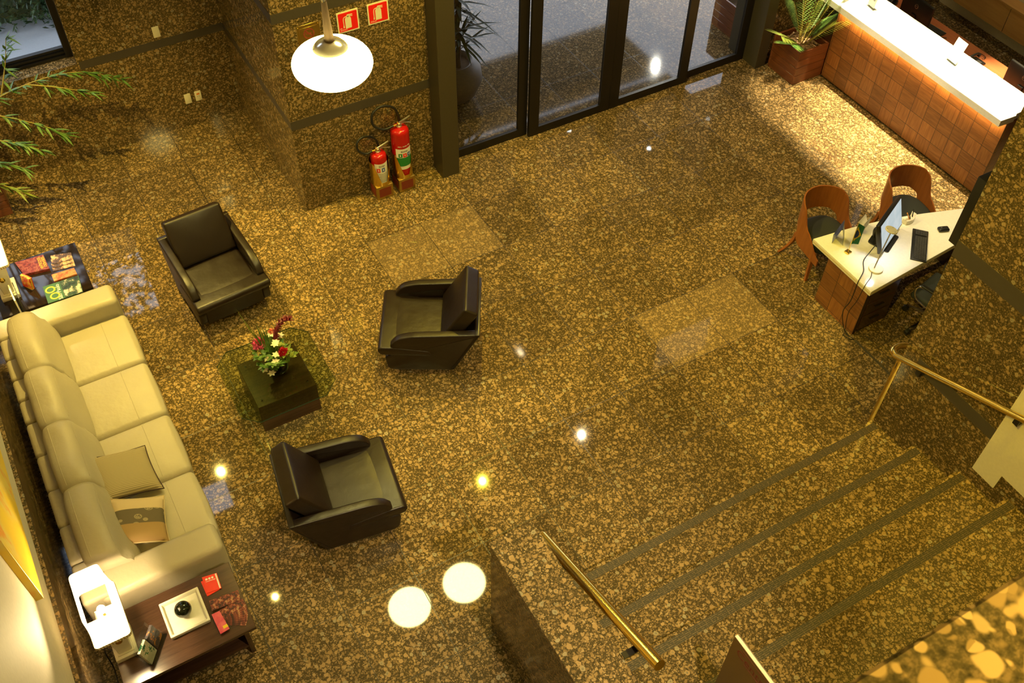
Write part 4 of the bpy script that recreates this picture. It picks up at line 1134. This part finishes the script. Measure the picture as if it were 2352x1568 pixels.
wc = thing('wall_credenza', 'long honey oak credenza along the wall behind reception', 'cabinet', (6.9, -4.6, .27))
bm = BM(); box(bm, (0, 0, 0), (.215, 4.85, .38), .003, 1); link('front', bm, M['oak'], wc)
bm = BM(); box(bm, (-.012, -.0, .38), (.215, 4.86, .405), .003, 1); link('top', bm, M['oak'], wc)
bm = BM(); box(bm, (-.004, 3.9, .01), (.0, 3.906, .37)); link('door_gap', bm, M['ink'], wc)

def acrylic_sign(label, loc, rz, w, h, lean, kind):
    o = thing('sign_holder', label, 'sign holder', loc, rz, 'clear sign holders on the reception counter')
    Rm_ = Matrix.Rotation(lean, 4, 'X')
    bm = BM(); box(bm, (-w / 2, -.02, 0), (w / 2, .09, .003)); link('foot', bm, M['acryl'], o)
    bm = BM(); box(bm, (-w / 2, -.003, .003), (w / 2, 0, h), .001, 1, Rm_); link('plate', bm, M['acryl'], o)
    bm = BM(); box(bm, (-w / 2 + .018, .0012, .03), (w / 2 - .018, .0022, h - .012), M=Rm_); pg = link('printed_card', bm, M['paper'], o)
    bm = BM()
    if kind == 0:
        for x in (-.02, .02):
            rings = []
            for q in range(17):
                a = 2 * PI * q / 16; rings.append([(x + rr * math.cos(a), yy, h * .60 + rr * math.sin(a)) for rr, yy in ((.012, .001), (.012, -.0006), (.018, -.0006), (.018, .001))])
            ring_loft(bm, rings)
        tf(bm, bm.verts[:], Rm_); link('printed_emblem', bm, M['ink'], pg)
    else:
        box(bm, (-w / 2 + .02, -.0006, .035), (w / 2 - .02, .001, .06), M=Rm_); box(bm, (.0, -.0006, .07), (.035, .001, .11), M=Rm_); link('blue_print', bm, flat('pale_blue_print', (.35, .45, .75), .5), pg)
    return o
acrylic_sign('clear sign holder with a round emblem at the far end of the counter', (4.36, -.335, 1.195), -PI / 2 - .12, .17, .22, -.15, 0)
acrylic_sign('clear sign holder with white and blue card in the middle of the counter', (4.37, -1.74, 1.195), -PI / 2 - .1, .21, .32, -.30, 1)

def back_monitor(label, loc, rz):
    o = thing('monitor', label, 'monitor', loc, rz, 'black monitors on the reception desk')
    bm = BM(); box(bm, (-.12, -.08, 0), (.12, .12, .018), .006, 2); link('foot', bm, M['black_plastic'], o)
    bm = BM(); box(bm, (-.04, .0, .018), (.04, .03, .2)); link('neck', bm, M['black_plastic'], o)
    bm = BM(); fat_box(bm, (-.275, -.035, .085), (.275, .0, .425), .014, (0, .012, 0), 6); link('shell', bm, M['black_plastic'], o)
    bm = BM(); box(bm, (-.262, -.0375, .098), (.262, -.0345, .412)); link('screen', bm, emit('screen_glow', (.6, .75, 1), .5), o)
    bm = BM(); rings = []
    for q in range(29):
        a = 2 * PI * q / 28; rings.append([(rr * math.cos(a), yy, .315 + rr * math.sin(a)) for rr, yy in ((.026, .008), (.026, .0125), (.031, .0125), (.031, .008))])
    ring_loft(bm, rings); lg = link('logo_ring', bm, M['steel'], o)
    text('logo_lettering', 'DELL', .021, frame_M((0, .0122, .315), (-1, 0, 0), (0, 0, 1)), M['steel'], lg)
    bm = BM(); box(bm, (-.10, .022, .095), (.02, .03, .115)); box(bm, (.06, .02, .095), (.16, .03, .125)); link('ports', bm, M['grey_plastic'], o)
    return o
back_monitor('black monitor at the far end of the reception desk, seen from behind', (5.14, -.46, .75), PI / 2 - .06)
back_monitor('black monitor at the near end of the reception desk, cut by the right edge', (5.10, -2.33, .78), PI / 2 - .02)

def keyboard(label, loc, rz, L=.44, W_=.15):
    o = thing('keyboard', label, 'keyboard', loc, rz, 'black computer keyboards')
    bm = BM(); box(bm, (-L / 2, -W_ / 2, 0), (L / 2, W_ / 2, .016), .005, 2); link('case', bm, M['black_plastic'], o)
    bm = BM()
    nc = 18; rows = 5; kx = (L - .03) / nc; ky = (W_ - .045) / rows
    for r_ in range(rows):
        for q in range(nc):
            if q == 14 or (r_ == 0 and 4 <= q <= 8): continue
            x = -L / 2 + .015 + q * kx; y = -W_ / 2 + .015 + r_ * ky
            box(bm, (x + .0012, y + .0012, .016), (x + kx - .0012, y + ky - .0012, .022))
    x = -L / 2 + .015 + 4 * kx; box(bm, (x, -W_ / 2 + .016, .016), (x + 5 * kx, -W_ / 2 + .014 + ky, .022)); link('keys', bm, M['key'], o, 0)
    bm = BM(); box(bm, (-L / 2 + .01, -W_ / 2 + .001, .012), (L / 2 - .01, -W_ / 2 + .008, .018), .002, 1); link('front_strip', bm, M['chrome'], o)
    return o
keyboard('black keyboard lying on the reception desk beside the far monitor', (5.36, -.62, .751), PI / 2 + .1, .42, .15)

def phone(label, loc, rz):
    o = thing('telephone', label, 'telephone', loc, rz, 'black desk telephones')
    bm = BM(); prism(bm, [(-.10, 0), (.10, 0), (.10, .025), (-.10, .06)], -.09, .09, 'yz', .004, 1); link('body', bm, M['black_plastic'], o)
    bm = BM()
    for i in range(4):
        for j in range(3): box(bm, (.015 + j * .022, -.05 + i * .022, .037), (.031 + j * .022, -.036 + i * .022, .052))
    link('buttons', bm, M['grey_plastic'], o, 0)
    bm = BM(); tube(bm, curve([(-.05, -.10, .075), (-.05, -.06, .095), (-.05, .06, .10), (-.05, .10, .08)], 5), .016, 10)
    for y in (-.095, .095): lathe(bm, [(.02, .055), (.026, .06), (.026, .085), (.02, .092)], 16, (-.05, y, 0))
    link('handset', bm, M['black_plastic'], o)
    pts = [(-.05 - .05 * math.sin(i * .1) + .008 * math.cos(i * 1.3), .12 + .10 * math.sin(i * .055), .02 + .008 * math.sin(i * 1.3)) for i in range(56)]
    bm = BM(); tube(bm, pts, .003, 5); link('coiled_cord', bm, M['rubber'], o)
phone('black telephone at the far end of the reception desk', (5.27, .10, .75), PI / 2 + .3)
phone('black telephone in the middle of the reception desk', (5.28, -1.50, .75), -PI / 2)
for lab, q in (('pale notepad beside the foot of the far reception monitor', [(5.20, -.06), (5.29, -.08), (5.24, -.28), (5.17, -.26)]), ('white note card beside the near reception monitor', [(5.25, -1.78), (5.34, -1.80), (5.30, -1.98), (5.22, -1.96)])):
    sheet('notepad', lab, 'notepad', q, .7505, .008, M['paper'], 'notepads on the reception desk')
bm = BM(); tube(bm, [(5.30, -.82, .757), (5.38, -.90, .757)], .005, 8); solo('pen', bm, M['ink'], 'dark pen lying on the reception desk', 'pen')
bm = BM(); box(bm, (-.08, -.06, 0), (.08, .06, .035), .004, 1); solo('paper_stack', bm, M['paper'], 'white paper stack behind the middle sign holder', 'paper', (4.95, -1.42, .75), .2)

# ------------------------------------------------------------------ concierge desk
dk = thing('desk', 'white topped concierge desk with a wood tiled end panel', 'desk', (0, 0, 0))
back = [Vector(p) for p in curve([(1.24, -3.02, 0), (1.80, -3.10, 0), (2.40, -3.24, 0), (3.06, -3.46, 0)], 6)]
poly = [(p.x, p.y) for p in back] + [(3.06, -3.78), (2.7, -3.83), (1.24, -3.93)]
bm = BM(); prism(bm, poly, .715, .74, 'xy', .002, 1); link('white_top', bm, M['white_top'], dk, 30)
bm = BM(); prism(bm, poly, .693, .715); link('edge_layer', bm, M['layer'], dk, 0)
inset = [(x + (.004 if x < 1.3 else 0), y + (.004 if y < -3.7 else -.004)) for x, y in poly]
bm = BM(); prism(bm, inset, .672, .693); link('lower_layer', bm, M['white_gloss'], dk, 0)
M['tile_desk'] = tiled_wood('veneer_tiles_desk', 0, 0, 1, 2, -3.89, .03, .2067, .2133)
bm = BM(); box(bm, (1.27, -3.89, 0), (1.31, -3.27, .672)); link('tiled_end_panel', bm, M['tile_desk'], dk, 0)
bm = BM(); box(bm, (1.31, -3.89, .04), (1.74, -3.45, .672)); pd = link('pedestal', bm, M['dark_wood'], dk)
for i in range(3):
    bm = BM(); box(bm, (1.33, -3.897, .08 + .2 * i), (1.72, -3.889, .26 + .2 * i), .002, 1); dr = link('drawer', bm, M['dark_wood'], pd)
    bm = BM(); box(bm, (1.46, -3.91, .17 + .2 * i), (1.59, -3.897, .178 + .2 * i)); link('handle', bm, M['black_metal'], dr)
bm = BM(); box(bm, (1.31, -3.42, .25), (3.0, -3.39, .672)); link('modesty_panel', bm, M['dark_wood'], dk)
bm = BM(); box(bm, (2.96, -3.75, 0), (3.0, -3.42, .672)); link('end_panel', bm, M['dark_wood'], dk)
DZ = .7405
# all-in-one screen
mo = thing('monitor', 'black desktop screen on the white desk, leaning back', 'monitor', (1.90, -3.43, DZ), math.atan2(.245, .537))
bm = BM(); prism(bm, rpoly([(-.16, -.10), (.16, -.10), (.13, .15), (-.13, .15)], .03, 4), 0, .012, 'xy', .002, 1); link('foot', bm, M['black_plastic'], mo)
bm = BM(); tube(bm, curve([(0, .12, .01), (0, .13, .10), (0, .08, .18), (0, .03, .22)], 5), .028, 10); link('neck', bm, M['black_plastic'], mo)
Rm2 = Matrix.Translation((0, -.05, .06)) @ Matrix.Rotation(-.33, 4, 'X')
bm = BM(); box(bm, (-.295, -.012, 0), (.295, .035, .37), .008, 2, Rm2); link('shell', bm, M['black_plastic'], mo)
t = NT('desk_screen_glow'); e_ = t.n('ShaderNodeEmission', {'Color': t.ramp(t.noise(t.obj(), 6, 2), [(.3, (.62, .74, .76)), (.7, (.85, .90, .88))]), 'Strength': .75}); t.t.links.new(e_.outputs[0], t.out.inputs[0])
bm = BM(); box(bm, (-.275, -.0145, .025), (.275, -.0125, .35), M=Rm2); link('screen', bm, t.m, mo)
bm = BM(); box(bm, (-.235, .03, .06), (-.16, .07, .28), .01, 2, Rm2); box(bm, (-.16, .034, .10), (.1, .06, .26), .01, 2, Rm2); link('rear_housing', bm, M['black_plastic'], mo)
keyboard('black keyboard on the white desk', (2.18, -3.665, DZ), math.atan2(.36, .44) + .06, .50, .17)
bm = BM(); fat_box(bm, (-.036, -.062, 0), (.036, .062, .036), .017, (0, 0, .006), 6); o = link('body', bm, M['black_plastic'], None, 60)
ms = thing('computer_mouse', 'black computer mouse beside the keyboard on the white desk', 'mouse', (2.59, -3.61, DZ), 1.2); o.parent = ms
bm = BM(); lathe(bm, [(.008, .034), (.010, .040), (.008, .046)], 12); link('wheel', bm, M['grey_plastic'], ms).location = (0, .03, 0)
# LED desk lamp
dl = thing('desk_lamp', 'slim silver desk lamp with round base and round head', 'lamp', (1.515, -3.70, DZ))
bm = BM(); lathe(bm, [(.074, 0), (.076, .004), (.076, .014), (.072, .018)], 40); link('base', bm, M['white_gloss'], dl)
bm = BM(); tube(bm, [(-.015, .01, .018), (.06, .05, .22), (.155, .095, .41)], .007, 8); link('stem', bm, M['steel'], dl)
Mh = Matrix.Translation((.155, .10, .415)) @ Matrix.Rotation(.25, 4, 'Y')
bm = BM(); lathe(bm, [(.066, -.008), (.068, -.004), (.068, .004), (.064, .008)], 40); tf(bm, bm.verts[:], Mh); hd = link('head', bm, M['white_gloss'], dl)
bm = BM()
for q in range(3): lathe(bm, [(.004, .008), (.004, .0095)], 8, (.048 * math.cos(q * 2.1 + .5), .048 * math.sin(q * 2.1 + .5), 0))
tf(bm, bm.verts[:], Mh); link('screws', bm, M['grey_plastic'], hd)
L = bpy.data.lights.new('desk_lamp_light', 'SPOT'); L.energy = 9; L.color = (1, .95, .85); L.spot_size = 2.0; L.spot_blend = .6; L.shadow_soft_size = .03
lo = bpy.data.objects.new('desk_lamp_light', L); COL.objects.link(lo); lo.location = (1.67, -3.60, DZ + .395)
# desk flag
fl = thing('desk_flag', 'small green and yellow table flag with blue disc on a brass block', 'flag', (1.425, -3.365, DZ), .15)
bm = BM(); box(bm, (-.03, -.03, 0), (.03, .03, .02), .003, 1); link('brass_block', bm, M['brass'], fl)
bm = BM(); tube(bm, [(0, 0, .02), (0, 0, .43)], .003, 8); bmesh.ops.create_uvsphere(bm, u_segments=8, v_segments=6, radius=.006, matrix=Matrix.Translation((0, 0, .433))); link('staff', bm, M['brass'], fl)
def drape(u, v, off=0):  # u 0..1 along hoist (down), v 0..1 away from staff; cloth hangs in soft folds
    x = v * .095 + .005; y = .030 * math.sin(v * 4.2 + .4) * (v + .1) + off; z = .42 - u * .33 - v * .075 * (1 - u) - .0 * v * u
    return Vector((x, y, z))
def cloth(name, m, inside, off, par):
    bm = BM(); N = 36
    V = {}
    for i in range(N):
        for j in range(N):
            cu, cv = (i + .5) / N, (j + .5) / N
            if not inside(cu, cv): continue
            q = []
            for (a, b) in ((0, 0), (1, 0), (1, 1), (0, 1)):
                kx = (i + a, j + b)
                if kx not in V: V[kx] = bm.verts.new(drape(kx[0] / N, kx[1] / N, off))
                q.append(V[kx])
            bm.faces.new(q)
    r0 = bmesh.ops.solidify(bm, geom=bm.faces[:], thickness=.0008)
    return link(name, bm, m, par, 60)
gr = cloth('green_cloth', flat('flag_green', (.01, .16, .035), .7), lambda u, v: True, 0, fl)
cloth('yellow_rhombus', flat('flag_yellow', (.80, .56, .02), .7), lambda u, v: abs(u - .5) / .36 + abs(v - .5) / .44 < 1, -.0012, gr)
cloth('blue_disc', flat('flag_blue', (.012, .03, .18), .7), lambda u, v: ((u - .5) / .19) ** 2 + ((v - .5) / .24) ** 2 < 1, -.0024, gr)
# folded tent card, open paper, pen holder
tn = thing('tent_card', 'folded blue printed card standing on the corner of the white desk', 'card', (1.462, -3.168, DZ), -.844)
cm = page('blue_photo_print', [(.35, (.015, .02, .07)), (.55, (.05, .07, .18)), (.68, (.20, .22, .32)), (.8, (.06, .05, .08))], 14)
for s in (-1, 1):
    bm = BM(); prism(bm, [(s * .060, 0), (s * .0585, 0), (0, .238), (0, .242)], -.07, .07, 'xz'); link('printed_face', bm, cm, tn, 0)
pc = thing('open_card', 'white folded card standing behind the flag on the white desk', 'card', (1.84, -3.175, DZ), .35)
bm = BM(); prism(bm, [(-.09, -.002), (.09, 0), (.09, .001), (-.09, .0)], 0, .14, 'xy'); link('leaf_front', bm, M['paper'], pc, 0)
bm = BM(); box(bm, (-.09, -.0, 0), (.09, .0012, .14), M=Matrix.Rotation(-.5, 4, 'X')); link('leaf_back', bm, M['paper'], pc, 0)
ph = thing('pen_holder', 'white curved pen holder with pens on the white desk', 'pen holder', (2.36, -3.33, DZ), .15)
bm = BM(); n = 14; A = []
for i in range(n + 1):
    u = -1 + 2 * i / n; A.append([(u * .075, -.03 + .022 * u * u, 0), (u * .075, .028 + .022 * u * u, 0), (u * .075, .028 + .022 * u * u, .055 + .03 * max(0, u)), (u * .075, -.03 + .022 * u * u, .055 + .03 * max(0, u))])
ring_loft(bm, A); link('body', bm, M['white_gloss'], ph, 40)
for i, (x, a, m) in enumerate(((-.03, .35, flat('orange_pencil', (.75, .30, .02), .5)), (-.015, .2, M['ink']), (.02, -.2, M['ink']))):
    bm = BM(); tube(bm, [(x, 0, .055), (x - a * .12, .03, .15)], .006, 8); link('pen', bm, m, ph)
# cables
bm = BM(); tube(bm, curve([(1.72, -3.47, DZ + .10), (1.60, -3.50, DZ + .03), (1.48, -3.55, DZ + .006), (1.38, -3.66, DZ + .006), (1.28, -3.72, DZ + .006), (1.232, -3.745, DZ - .02), (1.225, -3.75, .45), (1.21, -3.72, .25), (1.215, -3.80, .06), (1.225, -3.88, .008), (1.245, -3.94, .008)], 8), .005, 8); o = link('screen_cable', bm, M['rubber'], mo); o.matrix_parent_inverse = (Matrix.Translation(mo.location) @ Matrix.Rotation(mo.rotation_euler.z, 4, 'Z')).inverted()
bm = BM(); tube(bm, curve([(1.44, -3.72, DZ + .006), (1.38, -3.77, DZ + .005), (1.29, -3.81, DZ + .005), (1.233, -3.835, DZ - .01), (1.225, -3.82, .5), (1.222, -3.78, .28), (1.20, -3.84, .05), (1.18, -3.85, .006), (1.20, -3.92, .006), (1.25, -3.96, .006)], 8), .0035, 8); o = link('lamp_cable', bm, M['rubber'], dl); o.matrix_parent_inverse = Matrix.Translation(dl.location).inverted()

# ------------------------------------------------------------------ bentwood visitor chairs
def wood_chair(label):
    o = thing('visitor_chair', label, 'chair', group='bentwood visitor chairs at the concierge desk')
    # forward = -y ; shell runs round the back in a U
    n = 60
    def U(t):     # t -1..1 along the shell; returns xy
        a = abs(t); s = math.copysign(1, t)
        if a < .60:
            th = a / .60 * (PI * .46); return (s * .275 * math.sin(th), .245 * math.cos(th) - .02)
        k = (a - .60) / .40
        x0, y0 = .275 * math.sin(PI * .46), .245 * math.cos(PI * .46) - .02
        return (s * (x0 - .012 * k), y0 - .44 * k)
    def ss(x, a, b):
        x = min(1, max(0, (x - a) / (b - a))); return x * x * (3 - 2 * x)
    def ztop(a): return .845 - .04 * ss(a, .45, .62) - .24 * ss(a, .60, .74) - .20 * ss(a, .72, 1.0)
    def zbot(a): return .545 - .04 * ss(a, .3, .48) - .225 * ss(a, .46, .66) - .0 * a
    bm = BM(); rings = []
    for i in range(n + 1):
        t = -1 + 2 * i / n; a = abs(t)
        x, y = U(t); x2, y2 = U(min(1, t + .01)); x1, y1 = U(max(-1, t - .01))
        tx, ty = x2 - x1, y2 - y1; l = math.hypot(tx, ty); nx, ny = ty / l, -tx / l
        h = .008
        fl_ = .02 * (1 - a)
        zt, zb = ztop(a), min(zbot(a), ztop(a) - .02)
        rings.append([(x + nx * h, y + ny * h + fl_ * 0, zb), (x - nx * h, y - ny * h, zb), (x - nx * h, y - ny * h + fl_, zt), (x + nx * h, y + ny * h + fl_, zt)])
    ring_loft(bm, rings); link('bent_back', bm, M['chair_wood'], o, 50)
    bm = BM(); pr = [(.255 * math.cos(2 * PI * q / 40) * (abs(math.cos(2 * PI * q / 40)) ** -.25 if abs(math.cos(2 * PI * q / 40)) > .01 else 1), -.10 + .27 * math.sin(2 * PI * q / 40) * (abs(math.sin(2 * PI * q / 40)) ** -.25 if abs(math.sin(2 * PI * q / 40)) > .01 else 1)) for q in range(40)]
    rings = [[(x * s, -.10 + (y + .10) * s, z) for x, y in pr] for s, z in ((.90, .345), (.97, .35), (.985, .42), (.96, .452), (.85, .466), (.5, .472), (.1, .474))]
    ring_loft(bm, rings); link('seat', bm, M['seat_fab'], o, 60)
    for (x, y, dx, dy) in ((-.235, .06, -.10, .10), (.235, .06, .10, .10), (-.235, -.30, -.05, -.06), (.235, -.30, .05, -.06)):
        bm = BM(); rings = []
        for q in range(7):
            k = q / 6; c = (x + dx * k ** 1.8, y + dy * k ** 1.8, .36 * (1 - k)); w = .026 - .010 * k
            rings.append([(c[0] - w, c[1] - w * .8, c[2]), (c[0] + w, c[1] - w * .8, c[2]), (c[0] + w, c[1] + w * .8, c[2]), (c[0] - w, c[1] + w * .8, c[2])])
        ring_loft(bm, rings); link('leg', bm, M['chair_wood'], o, 40)
    return o
w1 = wood_chair('wooden bent back chair at the left corner of the white desk'); w1.location = (1.71, -2.69, 0); w1.rotation_euler = (0, 0, -.17)
w2 = dup(w1, (2.80, -2.88, 0), -.12, 'wooden bent back chair behind the screen, nearer the reception counter')

# ------------------------------------------------------------------ office chair (mostly behind the pier)
oc = thing('office_chair', 'black office chair with chrome arms half hidden by the stair pier', 'office chair', (2.12, -4.20, 0), .2)
bm = BM(); fat_box(bm, (-.25, -.25, .43), (.25, .25, .51), .035, (0, 0, .015), 6); link('seat', bm, M['seat_fab'], oc, 60)
bm = BM(); fat_box(bm, (-.22, -.31, .55), (.22, -.25, 1.02), .028, (0, .01, 0), 6); link('backrest', bm, M['seat_fab'], oc, 60)
for s in (-1, 1):
    bm = BM(); tube(bm, curve([(s * .25, .05, .44), (s * .275, .16, .50), (s * .28, .20, .60), (s * .28, .16, .68), (s * .28, .0, .69), (s * .28, -.15, .67)], 6), .013, 10); a_ = link('arm_frame', bm, M['chrome'], oc)
    bm = BM(); fat_box(bm, (s * .28 - .022, -.15, .690), (s * .28 + .022, .16, .715), .011, (0, 0, 0), 4); link('arm_pad', bm, M['black_plastic'], a_)
bm = BM(); tube(bm, [(0, 0, .43), (0, 0, .10)], [.03, .026], 12); link('gas_column', bm, M['chrome'], oc)
for i in range(5):
    a = 2 * PI * i / 5 + .35
    bm = BM(); tube(bm, [(0, 0, .13), (.16 * math.cos(a), .16 * math.sin(a), .12), (.31 * math.cos(a), .31 * math.sin(a), .085)], [.028, .022, .016], 8); lg = link('base_leg', bm, M['chrome'], oc)
    bm = BM(); r0 = Matrix.Translation((.31 * math.cos(a), .31 * math.sin(a), .034)) @ Matrix.Rotation(a, 4, 'Z') @ Matrix.Rotation(PI / 2, 4, 'X')
    lathe(bm, [(.02, -.024), (.033, -.02), (.033, .02), (.02, .024)], 16); tf(bm, bm.verts[:], r0); link('caster', bm, M['rubber'], lg)

# ------------------------------------------------------------------ wall screen on the hidden end of the pier
tv = thing('wall_screen', 'thin black wall screen fixed to the end of the stair pier', 'screen', (1.25, -4.94, 2.86))
bm = BM(); box(bm, (-.62, .035, -.36), (.62, .14, .34), .006, 2); link('housing', bm, M['black_plastic'], tv)
bm = BM(); box(bm, (-.59, .139, -.33), (.59, .142, .31)); link('screen', bm, flat('dead_screen', (.01, .01, .012), .1), tv)
bm = BM(); box(bm, (-.2, 0, -.15), (.2, .04, .15)); link('bracket', bm, M['black_metal'], tv)

# ------------------------------------------------------------------ handrails, guard, sign board
def rail(label, pts, rr, brs, xw):
    o = thing('handrail', label, 'handrail', (0, 0, 0), 0, 'brass stair handrails')
    bm = BM(); tube(bm, pts, rr, 20); link('brass_tube', bm, M['brass'], o, 60)
    for (x, y, z) in brs:
        bm = BM(); s = 1 if xw > x else -1
        box(bm, (x - .006, y - .025, z - .09), (x + .006, y + .025, z - rr + .004)); box(bm, (min(x, xw), y - .025, z - .10), (max(x, xw), y + .025, z - .088)); link('bracket', bm, M['black_metal'], o)
    return o
def rz_(p0, p1, y): t = (y - p0[1]) / (p1[1] - p0[1]); return p0[2] + (p1[2] - p0[2]) * t
p0, p1 = (-3.352, -4.915, 1.15), (-3.352, -6.425, 1.735)
rail('brass handrail on the low parapet at the left of the steps', [p0, p1], .044, [(-3.352, -6.19, rz_(p0, p1, -6.19)), (-3.352, -5.25, rz_(p0, p1, -5.25))], -3.475)
q0, q1 = (.44, -4.925, 1.222), (.43, -7.2, 2.16)
rail('brass handrail on the pier at the right of the steps', curve([(.65, -4.935, 1.20), (.635, -4.875, 1.20), (.56, -4.845, 1.203), (.475, -4.865, 1.212), q0], 5)[:-1] + [q0, q1], .030, [(.43, -5.2, rz_(q0, q1, -5.2)), (.43, -6.15, rz_(q0, q1, -6.15))], XW)
cg = thing('corner_guard', 'curved brass guard on the front corner of the stair pier', 'corner guard', (XW, -4.94, 0))
bm = BM(); n = 14
pts = []
for i in range(n + 1):
    a = PI * i / n; pts.append((.0, .09 * (1 - .0), 0))
rings = []
for z in (0, .45, .95, 1.13):
    rings.append([(-.006, -.02, z), (-.006, .004, z), (.0, .03, z), (.02, .048, z), (.07, .055, z), (.07, .051, z), (.022, .043, z), (.006, .028, z), (.0, .004, z), (.0, -.02, z)])
ring_loft(bm, rings); link('brass_sheet', bm, M['brass'], cg, 50)
bm = BM(); prism(bm, [(.018 * math.cos(q * PI / 8), .06 * math.sin(q * PI / 8)) for q in range(16)], -.0012, .0012, 'xz'); tf(bm, bm.verts[:], Matrix.Translation((.004, .026, 1.02)) @ Matrix.Rotation(.9, 4, 'Z')); link('oval_slot', bm, M['ink'], cg, 0)
sb = thing('sign_board', 'brown sign board lettered Centro standing at the bottom edge of the photo', 'sign', (-2.89, -6.58, .8))
sm = flat('brown_sign_board', (.16, .09, .02), .35)
bm = BM(); box(bm, (-.001, -.90, .30), (.028, 0, 1.195)); bd = link('board', bm, sm, sb, 0)
bm = BM(); box(bm, (.0, -.90, 1.195), (.028, 0, 1.2)); box(bm, (.024, -.9, .30), (.029, 0, 1.2)); link('pale_edge', bm, flat('pale_board_edge', (.70, .55, .42), .5), bd, 0)
red_l = flat('dark_red_lettering', (.17, .022, .010), .5)
text('lettering', 'Centro', .115, frame_M((-.0016, -.055, 1.085), (0, -1, 0), (0, 0, 1)), red_l, bd, align='LEFT')
bm = BM(); box(bm, (-.0022, -.8, 1.158), (-.001, -.10, 1.162)); box(bm, (-.0022, -.8, 1.030), (-.001, -.14, 1.034)); link('ruled_lines', bm, red_l, bd, 0)
bm = BM(); box(bm, (.004, -.47, 0), (.024, -.43, .30)); box(bm, (-.16, -.6, 0), (.18, -.3, .012)); link('foot_stand', bm, M['brass_dull'], sb)

# ------------------------------------------------------------------ light
W = bpy.data.worlds.new('sky'); S.world = W; W.use_nodes = True
nt = W.node_tree; bg = nt.nodes['Background']
tc = nt.nodes.new('ShaderNodeTexCoord'); nz = nt.nodes.new('ShaderNodeTexNoise'); nz.inputs['Scale'].default_value = 3.0; nz.inputs['Detail'].default_value = 5
rp = nt.nodes.new('ShaderNodeValToRGB'); rp.color_ramp.elements[0].color = (.66, .73, .86, 1); rp.color_ramp.elements[1].color = (.95, .97, 1.0, 1); rp.color_ramp.elements[0].position = .35; rp.color_ramp.elements[1].position = .65
nt.links.new(tc.outputs['Generated'], nz.inputs['Vector']); nt.links.new(nz.outputs[0], rp.inputs[0]); nt.links.new(rp.outputs[0], bg.inputs[0]); bg.inputs[1].default_value = 4.8

def spot(loc, target, power, col, size=70, blend=.6, rad=.06, fixture=True):  # makes the real downlights and the added fill spots alike
    L = bpy.data.lights.new('downlight_or_fill', 'SPOT'); L.energy = power; L.color = col; L.spot_size = math.radians(size); L.spot_blend = blend; L.shadow_soft_size = rad
    o = bpy.data.objects.new('downlight_or_fill', L); COL.objects.link(o); o.location = loc
    o.rotation_euler = (Vector(target) - Vector(loc)).to_track_quat('-Z', 'Y').to_euler()
    return o
WARM = (1.0, .72, .06); MID = (1.0, .72, .15); NEU = (1.0, .80, .45)
for (x, y, z, p, c, sz) in ((-5.19, 1.10, 4.6, 1150, MID, 90), (-5.17, -.47, 6.0, 110, MID, 85), (-1.40, -.19, 6.0, 900, WARM, 108), (.55, -.20, 6.0, 420, NEU, 105)):
    spot((x, y, z), (x, y - .4, 0), p, c, sz, .9, .03)
for (tx, p, c) in ((-4.2, 900, MID), (-.8, 300, WARM)):  # fill floods added above the balcony to brighten it and the steps side
    spot((tx - .3, -9.2, 9.25), (tx, -6.3, 0), p, c, 75, .9, .1)
spot((-.3, -6.3, 9.2), (-.6, -5.9, 0), 1500, WARM, 78, .9, .05)  # unseen fill added over the void to brighten the steps
spot((-5.0, -6.8, 8.2), (.53, -5.5, 1.6), 1300, WARM, 36, .9, .05)  # flood added only to brighten the pier face
spot((-3.66, -7.9, 5.9), (-3.66, -5.7, 1.5), 1100, NEU, 50, .8, .05)  # fill spot added to brighten the parapet top
# reception spots over the counter edge
for (x, y) in ((3.80, -.45), (3.80, -1.3), (3.80, -2.2), (4.94, -2.35)):
    spot((x, y, 6.0), (x + .12, y, 0), 5600, NEU, 23, .6, .04)
spot((2.7, -3.0, 6.0), (2.7, -3.35, .7), 800, NEU, 24, .9, .04)  # extra fill added to whiten the concierge desk top
spot((6.0, -1.2, 5.0), (6.6, -1.2, 0), 120, NEU, 90, .8, .05)
L = bpy.data.lights.new('counter_strip_light', 'AREA'); L.shape = 'RECTANGLE'; L.size = 2.8; L.size_y = .10; L.energy = 26; L.color = (1, .66, .25)
lo = bpy.data.objects.new('counter_strip_light', L); COL.objects.link(lo); lo.location = (4.13, -1.42, 1.075); lo.rotation_euler = (-.95, 0, PI / 2)
for p in ((3.57, 2.73), (5.0, 2.91), (2.6, 3.84)):
    spot((p[0], p[1], 2.98), (p[0], p[1], 0), 40, (.95, 1, .9), 110, .8, .04)
spot((5.1, 4.72, 2.97), (3.9, 2.4, 0), 240, (1, .92, .72), 100, .8, .03)
S.view_settings.view_transform = 'Standard'; S.view_settings.look = 'None'; S.view_settings.gamma = 1; S.view_settings.use_curve_mapping = False
S.view_settings.exposure = 0.0
S.cycles.use_denoising = True
S.cycles.max_bounces = 8; S.cycles.transparent_max_bounces = 12; S.cycles.sample_clamp_indirect = 6
